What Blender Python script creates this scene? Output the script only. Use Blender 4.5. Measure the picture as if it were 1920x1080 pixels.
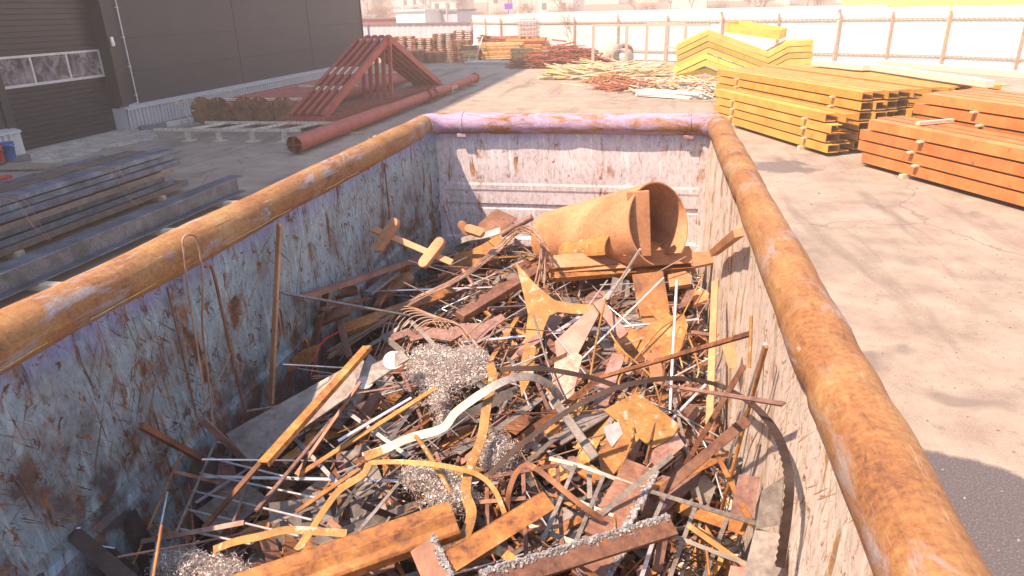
import bpy, bmesh, math, random
from mathutils import Vector, Matrix, noise
V = Vector
R = math.radians
sc = bpy.context.scene
COL = sc.collection
for o in list(bpy.data.objects): bpy.data.objects.remove(o)

# ---------------------------------------------------------------- camera
FPX, PITCH, YAW, ROLL, CAMZ = 1298.3, 21.98, 11.856, -1.568, 3.0
_p, _y, _r = R(PITCH), R(YAW), R(ROLL)
FWD = V((-math.sin(_y)*math.cos(_p), math.cos(_y)*math.cos(_p), -math.sin(_p)))
_right = V((math.cos(_y), math.sin(_y), 0)); _up = _right.cross(FWD)
RGT = math.cos(_r)*_right + math.sin(_r)*_up
UPV = -math.sin(_r)*_right + math.cos(_r)*_up
CAM = V((0, 0, CAMZ))
cam = bpy.data.objects.new('camera', bpy.data.cameras.new('camera')); COL.objects.link(cam)
m = Matrix((RGT, UPV, -FWD)).transposed().to_4x4(); m.translation = CAM
cam.matrix_world = m
cam.data.sensor_width = 36; cam.data.lens = FPX/1920*36
cam.data.clip_start = .05; cam.data.clip_end = 3000
sc.camera = cam
sc.render.resolution_x, sc.render.resolution_y = 1024, 576

# ---------------------------------------------------------------- sky, sun, exposure
HAZE = .0037
SUN_EL, SUN_AZ = R(58), math.atan2(-.74, -.67)          # azimuth clockwise from +Y, towards the sun
sdir = V((math.sin(SUN_AZ)*math.cos(SUN_EL), math.cos(SUN_AZ)*math.cos(SUN_EL), math.sin(SUN_EL)))
w = bpy.data.worlds.new('World'); sc.world = w; w.use_nodes = True
nt = w.node_tree; bg = nt.nodes['Background']
sky = nt.nodes.new('ShaderNodeTexSky'); sky.sky_type = 'NISHITA'; sky.sun_disc = False
sky.sun_elevation = SUN_EL; sky.sun_rotation = SUN_AZ % (2*math.pi)
sky.air_density = 1.2; sky.dust_density = .5; sky.ozone_density = 1.6
nt.links.new(sky.outputs[0], bg.inputs[0]); bg.inputs[1].default_value = .115
sun = bpy.data.objects.new('sun', bpy.data.lights.new('sun', 'SUN')); COL.objects.link(sun)
sun.data.energy = 5.0; sun.data.angle = R(1.0); sun.data.color = (1, .71, .50)
sun.rotation_euler = sdir.to_track_quat('Z', 'Y').to_euler()
sc.view_settings.view_transform = 'Standard'; sc.view_settings.look = 'None'
sc.view_settings.exposure = 1.3; sc.view_settings.gamma = 1
sc.cycles.volume_step_rate = 1; sc.cycles.max_bounces = 8; sc.cycles.volume_bounces = 1

# ---------------------------------------------------------------- helpers
def ray(u, v): return (FWD*FPX + RGT*(u-960) + UPV*(540-v)).normalized()
def on(u, v, **k):                      # pixel -> point on an axis plane of the real place
    (a, val), = k.items(); i = 'xyz'.index(a); r = ray(u, v)
    return CAM + r*((val-CAM[i])/r[i])
def pile_z(x, y):                       # the height of the scrap heap
    z = 1.13 + .13*math.exp(-((x+.6)**2/.6+(y-2.7)**2/1.6)) + .05*math.exp(-((x+.3)**2/.5+(y-4.4)**2/.8))
    z += .10*max(0, 2.2-y)*.8 - .22*max(0, (x-.05))/.4*.6 - .12*max(0, -1.45-x)/.4
    z += .05*noise.noise(V((x*2.1, y*2.1, 3)))
    return z
def pt(u, v, dz=0):                     # pixel -> point dz above the heap
    z = 1.25
    for i in range(12):
        p = on(u, v, z=z); z = .5*z+.5*(pile_z(p.x, p.y)+dz)
    p = on(u, v, z=z); r = ray(u, v); t = (p-CAM).length     # stay inside the container
    for i, lim in ((0, -1.80), (0, .38), (1, 5.72)):
        if r[i]*lim > 0: t = min(t, (lim-CAM[i])/r[i])
    return CAM+r*t
def basis(a, n=None):
    a = a.normalized()
    n = V((0, 0, 1)) if n is None else n
    n = (n-a*n.dot(a))
    if n.length < 1e-4: n = a.orthogonal()
    n.normalize(); return a, n.cross(a).normalized(), n     # axis, side, normal
class MB:
    def __init__(s): s.v = []; s.f = []; s.mi = []; s.cur = 0; s.sm = []; s.smooth = False
    def add(s, vs, fs):
        b = len(s.v); s.v += [tuple(x) for x in vs]; s.f += [[i+b for i in f] for f in fs]
        s.mi += [s.cur]*len(fs); s.sm += [s.smooth]*len(fs); return s
    def obox(s, c, ax, ay, az, hx, hy, hz):
        vs = [c+ax*(hx*i)+ay*(hy*j)+az*(hz*k) for i in (-1, 1) for j in (-1, 1) for k in (-1, 1)]
        return s.add(vs, [(0,1,3,2),(4,6,7,5),(0,4,5,1),(2,3,7,6),(0,2,6,4),(1,5,7,3)])
    def box(s, x0, x1, y0, y1, z0, z1):
        return s.obox(V(((x0+x1)/2,(y0+y1)/2,(z0+z1)/2)), V((1,0,0)), V((0,1,0)), V((0,0,1)), (x1-x0)/2, (y1-y0)/2, (z1-z0)/2)
    def bar(s, p, q, wd, th, n=None):
        a, b, c = basis(q-p, n); return s.obox((p+q)/2, a, b, c, (q-p).length/2, wd/2, th/2)
    def prof(s, p, q, pts, n=None, closed=True):  # extrude closed 2D outline (side, normal) from p to q
        a, b, c = basis(q-p, n); k = len(pts)
        vs = [e+b*x+c*y for e in (p, q) for x, y in pts]
        fs = [(i, (i+1) % k, k+(i+1) % k, k+i) for i in range(k)]
        s.add(vs, fs+[list(range(k))[::-1], list(range(k, 2*k))]); return s
    def tube(s, ps, r, n=6, cap=True):
        ps = [V(p) for p in ps]; vs = []; up = None; L = len(ps)
        for i, p in enumerate(ps):
            t = (ps[min(i+1, L-1)]-ps[max(i-1, 0)])
            t = t.normalized() if t.length > 1e-9 else V((0, 0, 1))
            up = t.orthogonal() if up is None else (up-t*up.dot(t))
            up.normalize(); sd = t.cross(up); rr = r[i] if isinstance(r, (list, tuple)) else r
            vs += [p+(up*math.cos(6.28318*k/n)+sd*math.sin(6.28318*k/n))*rr for k in range(n)]
        fs = [(i*n+k, i*n+(k+1) % n, (i+1)*n+(k+1) % n, (i+1)*n+k) for i in range(L-1) for k in range(n)]
        o = s.smooth; s.smooth = True; s.add(vs, fs); s.smooth = o
        if cap: s.add(vs[:n], [list(range(n))[::-1]]); s.add(vs[-n:], [list(range(n))])
        return s
    def poly(s, pts, nrm, th):          # flat plate of any outline, thickness th below
        k = len(pts); nrm = nrm.normalized()
        vs = [p for p in pts]+[p-nrm*th for p in pts]
        a = sum(((pts[i]-pts[0]).cross(pts[(i+1) % k]-pts[0]) for i in range(k)), V())
        top = list(range(k)); bot = list(range(k, 2*k))[::-1]
        if a.dot(nrm) < 0: top, bot = top[::-1], bot[::-1]
        return s.add(vs, [top, bot]+[(i, (i+1) % k, k+(i+1) % k, k+i) for i in range(k)])
    def band(s, ps, wd, th, wdir, teeth=0, tw=0):
        L = len(ps); vs = []
        for i, p in enumerate(ps):
            t = (ps[min(i+1, L-1)]-ps[max(i-1, 0)]).normalized()
            ww = wdir(i, t) if callable(wdir) else wdir
            ww = (ww-t*ww.dot(t)).normalized(); nn = t.cross(ww)
            e = wd/2+(teeth if (teeth and i % 2) else 0)
            vs += [p+ww*e+nn*th/2, p+ww*e-nn*th/2, p-ww*wd/2-nn*th/2, p-ww*wd/2+nn*th/2]
        fs = [(i*4+k, i*4+(k+1) % 4, i*4+4+(k+1) % 4, i*4+4+k) for i in range(L-1) for k in range(4)]
        return s.add(vs, fs+[(3,2,1,0), (L*4-4, L*4-3, L*4-2, L*4-1)])
    def build(s, name, mat, parent=None, loc=None, bev=0):
        if parent is not None: o0 = V(parent['_o']) if '_o' in parent else V(parent.location)
        elif loc is not None: o0 = V(loc)
        else:
            n = len(s.v); o0 = V((sum(x[0] for x in s.v)/n, sum(x[1] for x in s.v)/n, min(x[2] for x in s.v)))
        me = bpy.data.meshes.new(name)
        me.from_pydata([(x[0]-o0.x, x[1]-o0.y, x[2]-o0.z) for x in s.v], [], s.f)
        mats = mat if isinstance(mat, (list, tuple)) else [mat]
        for q in mats: me.materials.append(q)
        me.polygons.foreach_set('material_index', s.mi); me.polygons.foreach_set('use_smooth', s.sm)
        bm = bmesh.new(); bm.from_mesh(me); bmesh.ops.recalc_face_normals(bm, faces=bm.faces)
        if bev: bmesh.ops.bevel(bm, geom=[e for e in bm.edges if e.is_manifold and e.calc_face_angle(0) > .6], offset=bev, segments=1, affect='EDGES')
        bm.to_mesh(me); bm.free()
        o = bpy.data.objects.new(name, me); COL.objects.link(o)
        if parent is not None:
            o.parent = parent
            if parent.type == 'MESH': o.location = (0, 0, 0)
            o['_o'] = list(o0)
        else: o.location = o0; o['_o'] = list(o0)
        return o
USED = []
def tag(o, label=None, cat=None, group=None, kind=None):
    if label: o['label'] = label
    if cat: o['category'] = cat
    if group: o['group'] = group
    if kind: o['kind'] = kind
    return o
def thing(name, loc, label, cat, group=None):
    o = bpy.data.objects.new(name, None); COL.objects.link(o); o.location = loc; o.empty_display_size = .1
    o['_o'] = list(loc); return tag(o, label, cat, group)
def copy_tree(o, loc=None, rz=None, parent=None, label=None):
    c = o.copy(); COL.objects.link(c)
    if parent is not None: c.parent = parent
    if loc is not None: c.location = loc
    if rz is not None: c.rotation_euler.z = rz
    if label: c['label'] = label
    for ch in o.children: copy_tree(ch, parent=c)
    return c
def spline(ps, n=8):                    # Catmull-Rom
    ps = [V(p) for p in ps]; out = []
    P = [ps[0]*2-ps[1]]+ps+[ps[-1]*2-ps[-2]]
    for i in range(1, len(P)-2):
        a, b, c, d = P[i-1:i+3]
        for k in range(n):
            t = k/n
            out.append(.5*((2*b)+(c-a)*t+(2*a-5*b+4*c-d)*t*t+(3*b-a-3*c+d)*t**3))
    return out+[ps[-1]]

# ---------------------------------------------------------------- materials
def newmat(name):
    m = bpy.data.materials.new(name); m.use_nodes = True; nt = m.node_tree
    return m, nt, nt.nodes['Principled BSDF']
class NT:
    def __init__(s, nt): s.nt = nt; s.l = nt.links.new
    def n(s, t, **k):
        nd = s.nt.nodes.new('ShaderNode'+t)
        for a, b in k.items(): setattr(nd, a, b)
        return nd
    def co(s, scale=(1,1,1), rnd=True, rot=(0,0,0), kind='Object'):
        tc = s.n('TexCoord'); mp = s.n('Mapping'); mp.inputs['Scale'].default_value = scale; mp.inputs['Rotation'].default_value = rot
        src = tc.outputs[kind]
        if rnd:
            oi = s.n('ObjectInfo'); ml = s.n('VectorMath', operation='MULTIPLY_ADD')
            ml.inputs[0].default_value = (37, 71, 53); s.l(oi.outputs['Random'], ml.inputs[1]); s.l(src, ml.inputs[2]); src = ml.outputs[0]
        s.l(src, mp.inputs[0]); return mp.outputs[0]
    def noise(s, v, sc=5, det=4, rough=.55, dist=0):
        n = s.n('TexNoise'); s.l(v, n.inputs['Vector']); n.inputs['Scale'].default_value = sc
        n.inputs['Detail'].default_value = det; n.inputs['Roughness'].default_value = rough; n.inputs['Distortion'].default_value = dist
        return n.outputs['Fac']
    def ramp(s, f, stops, mode='LINEAR'):
        r = s.n('ValToRGB'); r.color_ramp.interpolation = mode; el = r.color_ramp.elements
        while len(el) < len(stops): el.new(.5)
        for e, (p, c) in zip(el, stops):
            e.position = p; e.color = (c, c, c, 1) if isinstance(c, (int, float)) else (*c, 1)
        s.l(f, r.inputs[0]); return r.outputs[0]
    def mix(s, f, a, b, mode='MIX'):
        x = s.n('Mix', data_type='RGBA', blend_type=mode)
        for sock, val in ((x.inputs[0], f), (x.inputs[6], a), (x.inputs[7], b)):
            if hasattr(val, 'links'): s.l(val, sock)
            elif isinstance(val, (int, float)): sock.default_value = val
            else: sock.default_value = (*val, 1)
        return x.outputs[2]
    def math(s, op, a, b=0, cl=False):
        x = s.n('Math', operation=op, use_clamp=cl)
        for i, val in enumerate((a, b)):
            if hasattr(val, 'links'): s.l(val, x.inputs[i])
            else: x.inputs[i].default_value = val
        return x.outputs[0]
    def bump(s, bs, h, st=.4, d=.01):
        b = s.n('Bump'); b.inputs['Strength'].default_value = st; b.inputs['Distance'].default_value = d
        s.l(h, b.inputs['Height']); s.l(b.outputs[0], bs.inputs['Normal'])
def rust(name, c, sc=6, metal=.0, rough=(.55,.9), bump=.5, spot=None, spot_t=.62, fine=45, hue=.08):
    m, nt, bs = newmat(name); N = NT(nt); v = N.co()
    n1 = N.noise(v, sc, 5, .6, .4); n2 = N.noise(v, fine, 4, .65); n3 = N.noise(v, 260, 2, .5)
    f = N.math('ADD', N.math('MULTIPLY', n1, .6), N.math('MULTIPLY', n2, .4))
    k = len(c); col = N.ramp(f, [(.36+.28*i/(k-1), c[i]) for i in range(k)])
    if spot: col = N.mix(N.ramp(N.noise(v, sc*3, 6, .65, .3), [(spot_t-.03, 0), (spot_t+.03, 1)]), col, spot)
    oi = N.n('ObjectInfo'); hs = N.n('HueSaturation'); N.l(col, hs.inputs['Color'])
    N.l(N.math('ADD', N.math('MULTIPLY', oi.outputs['Random'], hue*6), 1-hue*3), hs.inputs['Value'])
    N.l(hs.outputs[0], bs.inputs['Base Color']); bs.inputs['Metallic'].default_value = metal
    N.l(N.ramp(n2, [(.35, rough[0]), (.65, rough[1])]), bs.inputs['Roughness'])
    N.bump(bs, N.math('ADD', N.math('MULTIPLY', n2, .7), N.math('MULTIPLY', n3, .3)), bump, .004)
    return m
def plain(name, c, rough=.6, metal=0, var=.25, sc=8, bump=0, stretch=(1,1,1), dirt=None, dt=.6):
    m, nt, bs = newmat(name); N = NT(nt); v = N.co(stretch)
    f = N.noise(v, sc, 5, .6)
    lo = tuple(x*(1-var) for x in c); hi = tuple(min(1, x*(1+var)) for x in c)
    col = N.ramp(f, [(.3, lo), (.7, hi)])
    if dirt: col = N.mix(N.ramp(N.noise(v, sc*2.3, 6, .7, .5), [(dt-.04, 0), (dt+.05, 1)]), col, dirt)
    N.l(col, bs.inputs['Base Color']); bs.inputs['Roughness'].default_value = rough; bs.inputs['Metallic'].default_value = metal
    if bump: N.bump(bs, N.noise(v, sc*6, 4), bump, .004)
    return m
M = {}
M['rust'] = rust('orange_rust', [(.10,.04,.02),(.27,.11,.035),(.40,.18,.05),(.52,.29,.12)])
M['rustd'] = rust('dark_rust', [(.07,.028,.018),(.17,.07,.033),(.26,.12,.05)], spot=(.36,.15,.05))
M['rusty'] = rust('yellow_rust', [(.20,.10,.035),(.35,.19,.055),(.48,.29,.10)], spot=(.42,.40,.30), spot_t=.6)
M['mauve'] = rust('mauve_mill_scale', [(.16,.085,.07),(.27,.16,.135),(.38,.25,.22)], metal=.25, rough=(.4,.7), spot=(.40,.17,.06), spot_t=.68, bump=.25)
M['brown'] = rust('brown_scale', [(.10,.05,.035),(.21,.105,.07),(.32,.18,.125)], metal=.2, rough=(.4,.75), spot=(.33,.12,.04), spot_t=.64, bump=.3)
M['grey'] = rust('grey_mill_steel', [(.14,.125,.115),(.23,.21,.195),(.33,.305,.285)], sc=9, metal=.35, rough=(.42,.65), spot=(.25,.14,.08), spot_t=.68, bump=.15)
M['dark'] = rust('dark_steel', [(.03,.022,.022),(.06,.045,.042),(.11,.08,.07)], metal=.4, rough=(.4,.6), bump=.2)
M['silver'] = plain('bright_steel', (.74,.76,.80), .32, .6, .2, 30)
M['blade'] = rust('dark_blade_steel', [(.018,.010,.009),(.035,.02,.016),(.06,.034,.027)], metal=0, rough=(.7,.85), bump=.05, hue=.02)
M['crust'] = rust('cutting_slag', [(.18,.18,.19),(.34,.35,.37),(.52,.53,.54)], sc=40, metal=.3, rough=(.5,.8), bump=1)
M['swarf'] = plain('steel_swarf', (.58,.53,.50), .45, .6, .3, 60)
M['white'] = plain('white_chalk_paint', (.50,.49,.46), .8, 0, .12, 30)
M['wire'] = rust('rusty_wire', [(.20,.12,.085),(.34,.22,.16),(.46,.34,.27)], metal=.3, bump=.1)
M['redc'] = plain('red_cable_sheath', (.6,.03,.03), .45)
# ---------------------------------------------------------------- ground
def mat_asphalt():
    m, nt, bs = newmat('dusty_asphalt'); N = NT(nt); v = N.co(rnd=False)
    a = N.noise(v, .22, 6, .6, .5); b = N.noise(v, 1.7, 6, .65); g = N.noise(v, 75, 3, .7)
    col = N.ramp(a, [(.3, (.17,.135,.11)), (.5, (.24,.195,.16)), (.7, (.32,.265,.225))])
    col = N.mix(N.ramp(b, [(.35, 0), (.7, .7)]), col, (.42,.37,.31)); col = N.mix(N.ramp(N.noise(v, 9, 6, .75, .4), [(.56, 0), (.66, .5)]), col, (.15,.125,.11))
    col = N.mix(N.ramp(g, [(.52, 0), (.72, .6)]), col, (.46,.41,.37))
    col = N.mix(N.ramp(g, [(.28, .5), (.42, 0)]), col, (.10,.085,.075))
    # old stains, tyre marks along the yard, cracks
    vt = N.co((.9, .12, 1), rnd=False, rot=(0, 0, .15))
    col = N.mix(N.ramp(N.noise(vt, 1.6, 5, .6, .6), [(.54, 0), (.68, .65)]), col, (.13,.105,.09))
    st = N.ramp(N.noise(v, .55, 3, .5, 1.2), [(.64, 0), (.70, .65)])
    col = N.mix(st, col, (.13,.11,.10))
    vo = N.n('TexVoronoi', feature='DISTANCE_TO_EDGE'); vo.inputs['Scale'].default_value = .16
    dv = N.n('VectorMath', operation='ADD'); N.l(v, dv.inputs[0])
    nz = N.n('TexNoise'); N.l(v, nz.inputs['Vector']); nz.inputs['Scale'].default_value = .8; nz.inputs['Detail'].default_value = 6
    sc2 = N.n('VectorMath', operation='SCALE'); N.l(nz.outputs['Color'], sc2.inputs[0]); sc2.inputs['Scale'].default_value = 1.5
    N.l(sc2.outputs[0], dv.inputs[1]); N.l(dv.outputs[0], vo.inputs['Vector'])
    col = N.mix(N.ramp(vo.outputs['Distance'], [(.001, .55), (.004, 0)]), col, (.07,.06,.055))
    # the wet patch beside the container
    sp = N.n('SeparateXYZ'); N.l(v, sp.inputs[0])
    e = N.math('ADD', sp.outputs['Y'], N.math('MULTIPLY', sp.outputs['X'], .62))
    e = N.math('ADD', e, N.math('MULTIPLY', N.noise(v, 1.3, 5, .6), .9))
    wet = N.ramp(N.math('MULTIPLY', N.math('ADD', e, -6.35), 1), [(0, 1), (.09, 0)])
    wet = N.math('MULTIPLY', wet, N.ramp(N.math('MULTIPLY', sp.outputs['X'], .2), [(.05, 0), (.1, 1)]))
    pud = N.n('VectorMath', operation='DISTANCE'); N.l(v, pud.inputs[0]); pud.inputs[1].default_value = (2.45, 14.2, 0)
    pd = N.ramp(N.math('ADD', N.math('MULTIPLY', pud.outputs['Value'], .6), N.noise(v, 2.2, 4)), [(.78, .75), (.9, 0)])
    wet = N.math('MAXIMUM', wet, pd)
    col = N.mix(wet, col, N.mix(N.ramp(g, [(.5, 0), (.7, 1)]), (.085,.075,.078), (.20,.18,.175)))
    N.l(col, bs.inputs['Base Color']); N.l(N.ramp(wet, [(0, .92), (1, .5)]), bs.inputs['Roughness'])
    N.bump(bs, N.math('ADD', g, N.math('MULTIPLY', b, .5)), .5, .006); return m
M['asphalt'] = mat_asphalt()
gb = MB(); n = 60
gb.add([V((-300+i*600/n, -60+j*620/n, 0)) for j in range(n+1) for i in range(n+1)],
       [(j*(n+1)+i, j*(n+1)+i+1, (j+1)*(n+1)+i+1, (j+1)*(n+1)+i) for j in range(n) for i in range(n)])
g = gb.build('ground', M['asphalt'], loc=(0, 0, 0)); tag(g, kind='structure')
M['concrete'] = plain('rough_concrete', (.44,.40,.35), .95, 0, .28, 2.5, .6, dirt=(.2,.18,.16), dt=.56)
ab = MB(); rnd = random.Random(4)
edge = [V((-15.38,14.2,.012)), V((-14.6,13.9,.012)), V((-14.0,13.35,.012)), V((-13.4,13.3,.012)), V((-13.25,14.2,.012)), V((-13.5,15.0,.012)), V((-13.2,15.9,.012)), V((-13.3,16.8,.012)), V((-13.9,17.4,.012)), V((-14.6,17.9,.012)), V((-15.38,17.85,.012))]
es = [q+V((rnd.uniform(-.05,.05), rnd.uniform(-.05,.05), 0)) if 0 < i < len(spline(edge, 5))-1 else q for i, q in enumerate(spline(edge, 5))]
ab.poly(es, V((0,0,1)), .05); tag(ab.build('concrete_apron', M['concrete']), kind='structure')
# hills
M['hill'] = plain('dry_hillside', (.24,.16,.12), .95, 0, .3, .05, dirt=(.16,.12,.09), dt=.5)
hb = MB(); nx, ny = 60, 16
hv = []
for j in range(ny+1):
    for i in range(nx+1):
        x = -260+i*600/nx; y = 130+j*28
        hv.append(V((x, y, -.6+max(0, (y-125))*.055*(1+.35*noise.noise(V((x*.012, y*.01, 0))))+1.2*noise.noise(V((x*.03, y*.03, 5))))))
hb.add(hv, [(j*(nx+1)+i, j*(nx+1)+i+1, (j+1)*(nx+1)+i+1, (j+1)*(nx+1)+i) for j in range(ny) for i in range(nx)])
hb.sm = [True]*len(hb.f); tag(hb.build('hills', M['hill'], loc=(0,0,0)), kind='structure')
def hill_z(x, y): return 0 if y < 134 else -.6+max(0, (y-125))*.055*(1+.35*noise.noise(V((x*.012, y*.01, 0))))+1.2*noise.noise(V((x*.03, y*.03, 5)))

# ---------------------------------------------------------------- warehouse
def mat_panel(name, c, horiz=0, rough=.5):
    m, nt, bs = newmat(name); N = NT(nt); v = N.co(rnd=False)
    a = N.noise(v, .7, 5, .6); b = N.noise(N.co((1, 6, .4), rnd=False), 2, 4, .6)
    col = N.ramp(N.math('ADD', N.math('MULTIPLY', a, .5), N.math('MULTIPLY', b, .5)), [(.3, tuple(x*.8 for x in c)), (.7, tuple(x*1.25 for x in c))])
    N.l(col, bs.inputs['Base Color']); bs.inputs['Roughness'].default_value = rough; bs.inputs['Metallic'].default_value = .2
    N.bump(bs, N.noise(v, 3, 2), .08, .01); return m
M['wall'] = mat_panel('charcoal_cladding', (.036,.038,.046), rough=.5)
M['wtrim'] = plain('dark_trim', (.035,.03,.03), .5)
M['ribbed'] = mat_panel('pale_grey_ribbed_sheet', (.50,.51,.54), rough=.45)
M['flash'] = plain('pale_flashing', (.58,.59,.61), .4, .3, .1)
M['doorm'] = mat_panel('black_door_slats', (.032,.032,.038), rough=.35)
m_, nt_, bs_ = newmat('door_pane'); bs_.inputs['Base Color'].default_value = (.05,.045,.05,1); bs_.inputs['Roughness'].default_value = .08
N_ = NT(nt_); vv = N_.co(); N_.l(N_.ramp(N_.noise(vv, 3, 4, .6, 1.5), [(.4, (.07,.065,.075)), (.6, (.28,.26,.28))]), bs_.inputs['Base Color']); N_.bump(bs_, N_.noise(vv, 4, 2, .5, 1), .3, .02)
M['pane'] = m_
bw = thing('warehouse', (-15.1, 15, 0), 'long charcoal clad warehouse with a pale ribbed plinth and slatted gate', 'building')
X0, HB = -15.1, 17.4  # upper wall is out of view, its height set to shade the left yard
core = MB(); core.box(-40, X0-.06, 18.05, 36, .01, HB-.01); core.box(-40, X0-.06, -14, 14.0, .01, HB-.01); core.box(-40, X0-.06, 14.0, 18.05, 4.2, HB-.01); core.box(-40, -15.6, 14.0, 18.05, .01, 4.2)
core.build('wall_core', M['wtrim'], bw)
seams = [18.05, 18.59, 24.36, 30.13, 36]; zs = [.62, 1.57, 2.5, 3.52]+[4.5+i for i in range(13)]+[HB]
def panel(y0, y1, zz):
    q = MB()
    for a, b in zip(zz, zz[1:]): q.box(X0-.055, X0, y0+.012, y1-.012, a+.004, b-.004)
    q.build('wall_panel', M['wall'], bw, bev=.003)
for y0, y1 in zip(seams, seams[1:]): panel(y0, y1, zs)
for y0, y1 in ((-14, -8.6), (-8.6, -2.9), (-2.9, 2.9), (2.9, 8.6), (8.6, 14.0)): panel(y0, y1, zs)
panel(14.0, 18.05, [4.2]+[5.5+i for i in range(12)]+[HB])
for y in seams[1:-1]: q = MB(); q.box(X0, X0+.012, y-.035, y+.035, .66, HB); q.build('joint_strip', M['wtrim'], bw)
q = MB(); q.box(X0-.1, X0+.03, 35.97, 36.05, .1, HB); q.build('joint_strip', M['wtrim'], bw)
for y0, y1 in ((17.83, 35.98), (-14, 14.15)):
    q = MB(); p = .16; k = int((y1-y0)/p)
    pr = []
    for i in range(k):
        y = y0+i*p; pr += [(y, 0), (y+.10, 0), (y+.11, -.045), (y+.15, -.045)]
    pr += [(y1, 0)]
    vs = [V((-14.92+d, y, z)) for z in (.02, .58) for y, d in pr]; L = len(pr)
    q.add(vs, [(i, i+1, L+i+1, L+i) for i in range(L-1)])
    q.box(X0-.05, -14.97, y0+.002, y1-.002, .015, .575)
    q.build('ribbed_plinth', M['ribbed'], bw)
    q = MB(); q.poly([V((X0+.002, y0-.02, .66)), V((-14.88, y0-.02, .60)), V((-14.88, y1+.01, .60)), V((X0+.002, y1+.01, .66))], V((.2,0,1)), .03)
    q.box(-14.885, -14.875, y0-.02, y1+.01, .55, .598); q.build('flashing', M['flash'], bw)
q = MB(); q.box(X0-.35, X0+.09, 17.82, 18.05, .62, 4.3); q.box(X0-.35, X0+.05, 14.0, 14.22, .62, 4.3); q.box(X0-.35, X0+.06, 14.2, 17.9, 4.1, 4.3)
q.build('door_surround', M['wtrim'], bw)
q = MB(); q.box(-15.45, -15.0, 17.83, 18.04, .02, .61); q.build('corner_block', M['ribbed'], bw)
dr = MB()
def slats(z0, z1, k):
    h = (z1-z0)/k
    for i in range(k): dr.box(-15.46, -15.40, 14.22, 17.82, z0+i*h+.004, z0+(i+1)*h-.006)
slats(.02, 1.50, 12); slats(2.24, 4.1, 14); dr.box(-15.5, -15.455, 14.22, 17.82, .02, 4.1)
d = dr.build('sectional_door', M['doorm'], bw, bev=.004)
q = MB(); ys = [14.26, 15.46, 16.62, 17.80]
q.box(-15.45, -15.37, 14.23, 17.815, 1.50, 1.565); q.box(-15.45, -15.37, 14.23, 17.815, 2.18, 2.235)
for y in ys: q.box(-15.45, -15.372, y-.03, y+.025, 1.56, 2.19)
q.build('window_frame', M['flash'], d)
for a, b in zip(ys, ys[1:]):
    q = MB(); q.box(-15.43, -15.40, a+.02, b-.025, 1.56, 2.185); q.build('window_pane', M['pane'], d)
q = MB(); q.tube([V((X0+.05, 18.50, z)) for z in (.6, 1.5, 2.5, 4, 6, HB)], .018, 8); 
for z in (.9, 1.7, 2.5, 3.3, 4.2): q.box(X0-.002, X0+.06, 18.46, 18.54, z, z+.03)
q.tube([V((X0+.05, 18.5, .70)), V((X0+.06, 18.2, .67)), V((X0+.08, 17.95, .66))], .014, 6)
q.build('cable_conduit', M['flash'], bw)
q = MB(); q.box(X0+.09, X0+.15, 17.88, 17.98, 2.3, 2.55); q.box(X0+.15, X0+.18, 17.9, 17.96, 2.33, 2.42); q.build('switch_box', M['silver'], bw, bev=.01)
q = MB(); q.box(-39.9, X0+.12, -14.1, 36.1, HB, HB+.25); q.build('roof', M['wtrim'], bw)

# ---------------------------------------------------------------- kerb stones, buckets, board by the gate
M['kw'] = plain('white_kerb_paint', (.55,.54,.51), .85, 0, .2, 6, .3, dirt=(.3,.27,.24)); M['kd'] = plain('faded_black_kerb_paint', (.16,.165,.175), .85, 0, .3, 6, .3)
def kerb(p, q, mt, lab):
    b = MB(); b.prof(p, q, [(-.09,0),(.09,0),(.09,.10),(.05,.14),(-.09,.14)], V((0,0,1)))
    tag(b.build('kerb_stone', mt, bev=.01), lab, 'kerb stone', 'painted kerb stones along the warehouse')
ks = [(-14.55,17.72),(-14.2,18.35),(-13.95,19.3),(-13.75,20.2),(-13.5,21.1),(-13.4,22.0)]
kl = ['short faded black kerb stone at the plinth corner', 'white painted kerb stone nearest the plinth corner', 'dark painted kerb stone beyond the white one by the plinth', 'white kerb stone end showing beside the flanged pipes', 'dark kerb stone hidden partly by the flanged pipes']
for i in range(5):
    a, b = ks[i], ks[i+1]; kerb(V((a[0],a[1]+.02,0)), V((b[0],b[1],0)), M['kd'] if i % 2 == 0 else M['kw'], kl[i])
kerb(V((-14.6,12.2,0)), V((-14.5,12.95,0)), M['kw'], 'white kerb stone under the buckets at the left edge')
kerb(V((-14.49,12.98,0)), V((-14.35,13.65,0)), M['kd'], 'grey kerb stone between the bucket and the concrete apron')
M['blue'] = plain('blue_plastic', (.02,.11,.36), .45, 0, .15); M['red'] = plain('red_plastic', (.45,.03,.03), .45, 0, .15)
def bucket(name, p, r, h, mt, lab, cat='bucket'):
    t = thing(name, p, lab, cat); b = MB(); L = 24
    prs = [(r*.84, 0), (r, h*.8), (r*1.05, h*.8), (r*1.05, h*.86), (r, h*.87), (r*1.02, h), (r*1.06, h), (r*1.0, h-.01), (r*.8, .02)]
    vs = [V(p)+V((a*math.cos(6.2832*k/L), a*math.sin(6.2832*k/L), z)) for a, z in prs for k in range(L)]
    b.smooth = True; b.add(vs, [(i*L+k, i*L+(k+1) % L, (i+1)*L+(k+1) % L, (i+1)*L+k) for i in range(len(prs)-1) for k in range(L)]); b.smooth = False
    b.add(vs[-L:], [list(range(L))]); b.build('pail', mt, t)
    b = MB(); b.tube([V(p)+V((r*1.08*math.cos(a), r*1.08*math.sin(a)*1, h*.78-.09*math.sin(a*1-.0)*1)) for a in [i*math.pi/10-.3 for i in range(11)]], .004, 5)
    b.build('handle', M['silver'], t)
bucket('bucket', (-14.30, 13.12, .14), .15, .36, M['blue'], 'blue plastic bucket standing on the kerb by the gate')
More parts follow.
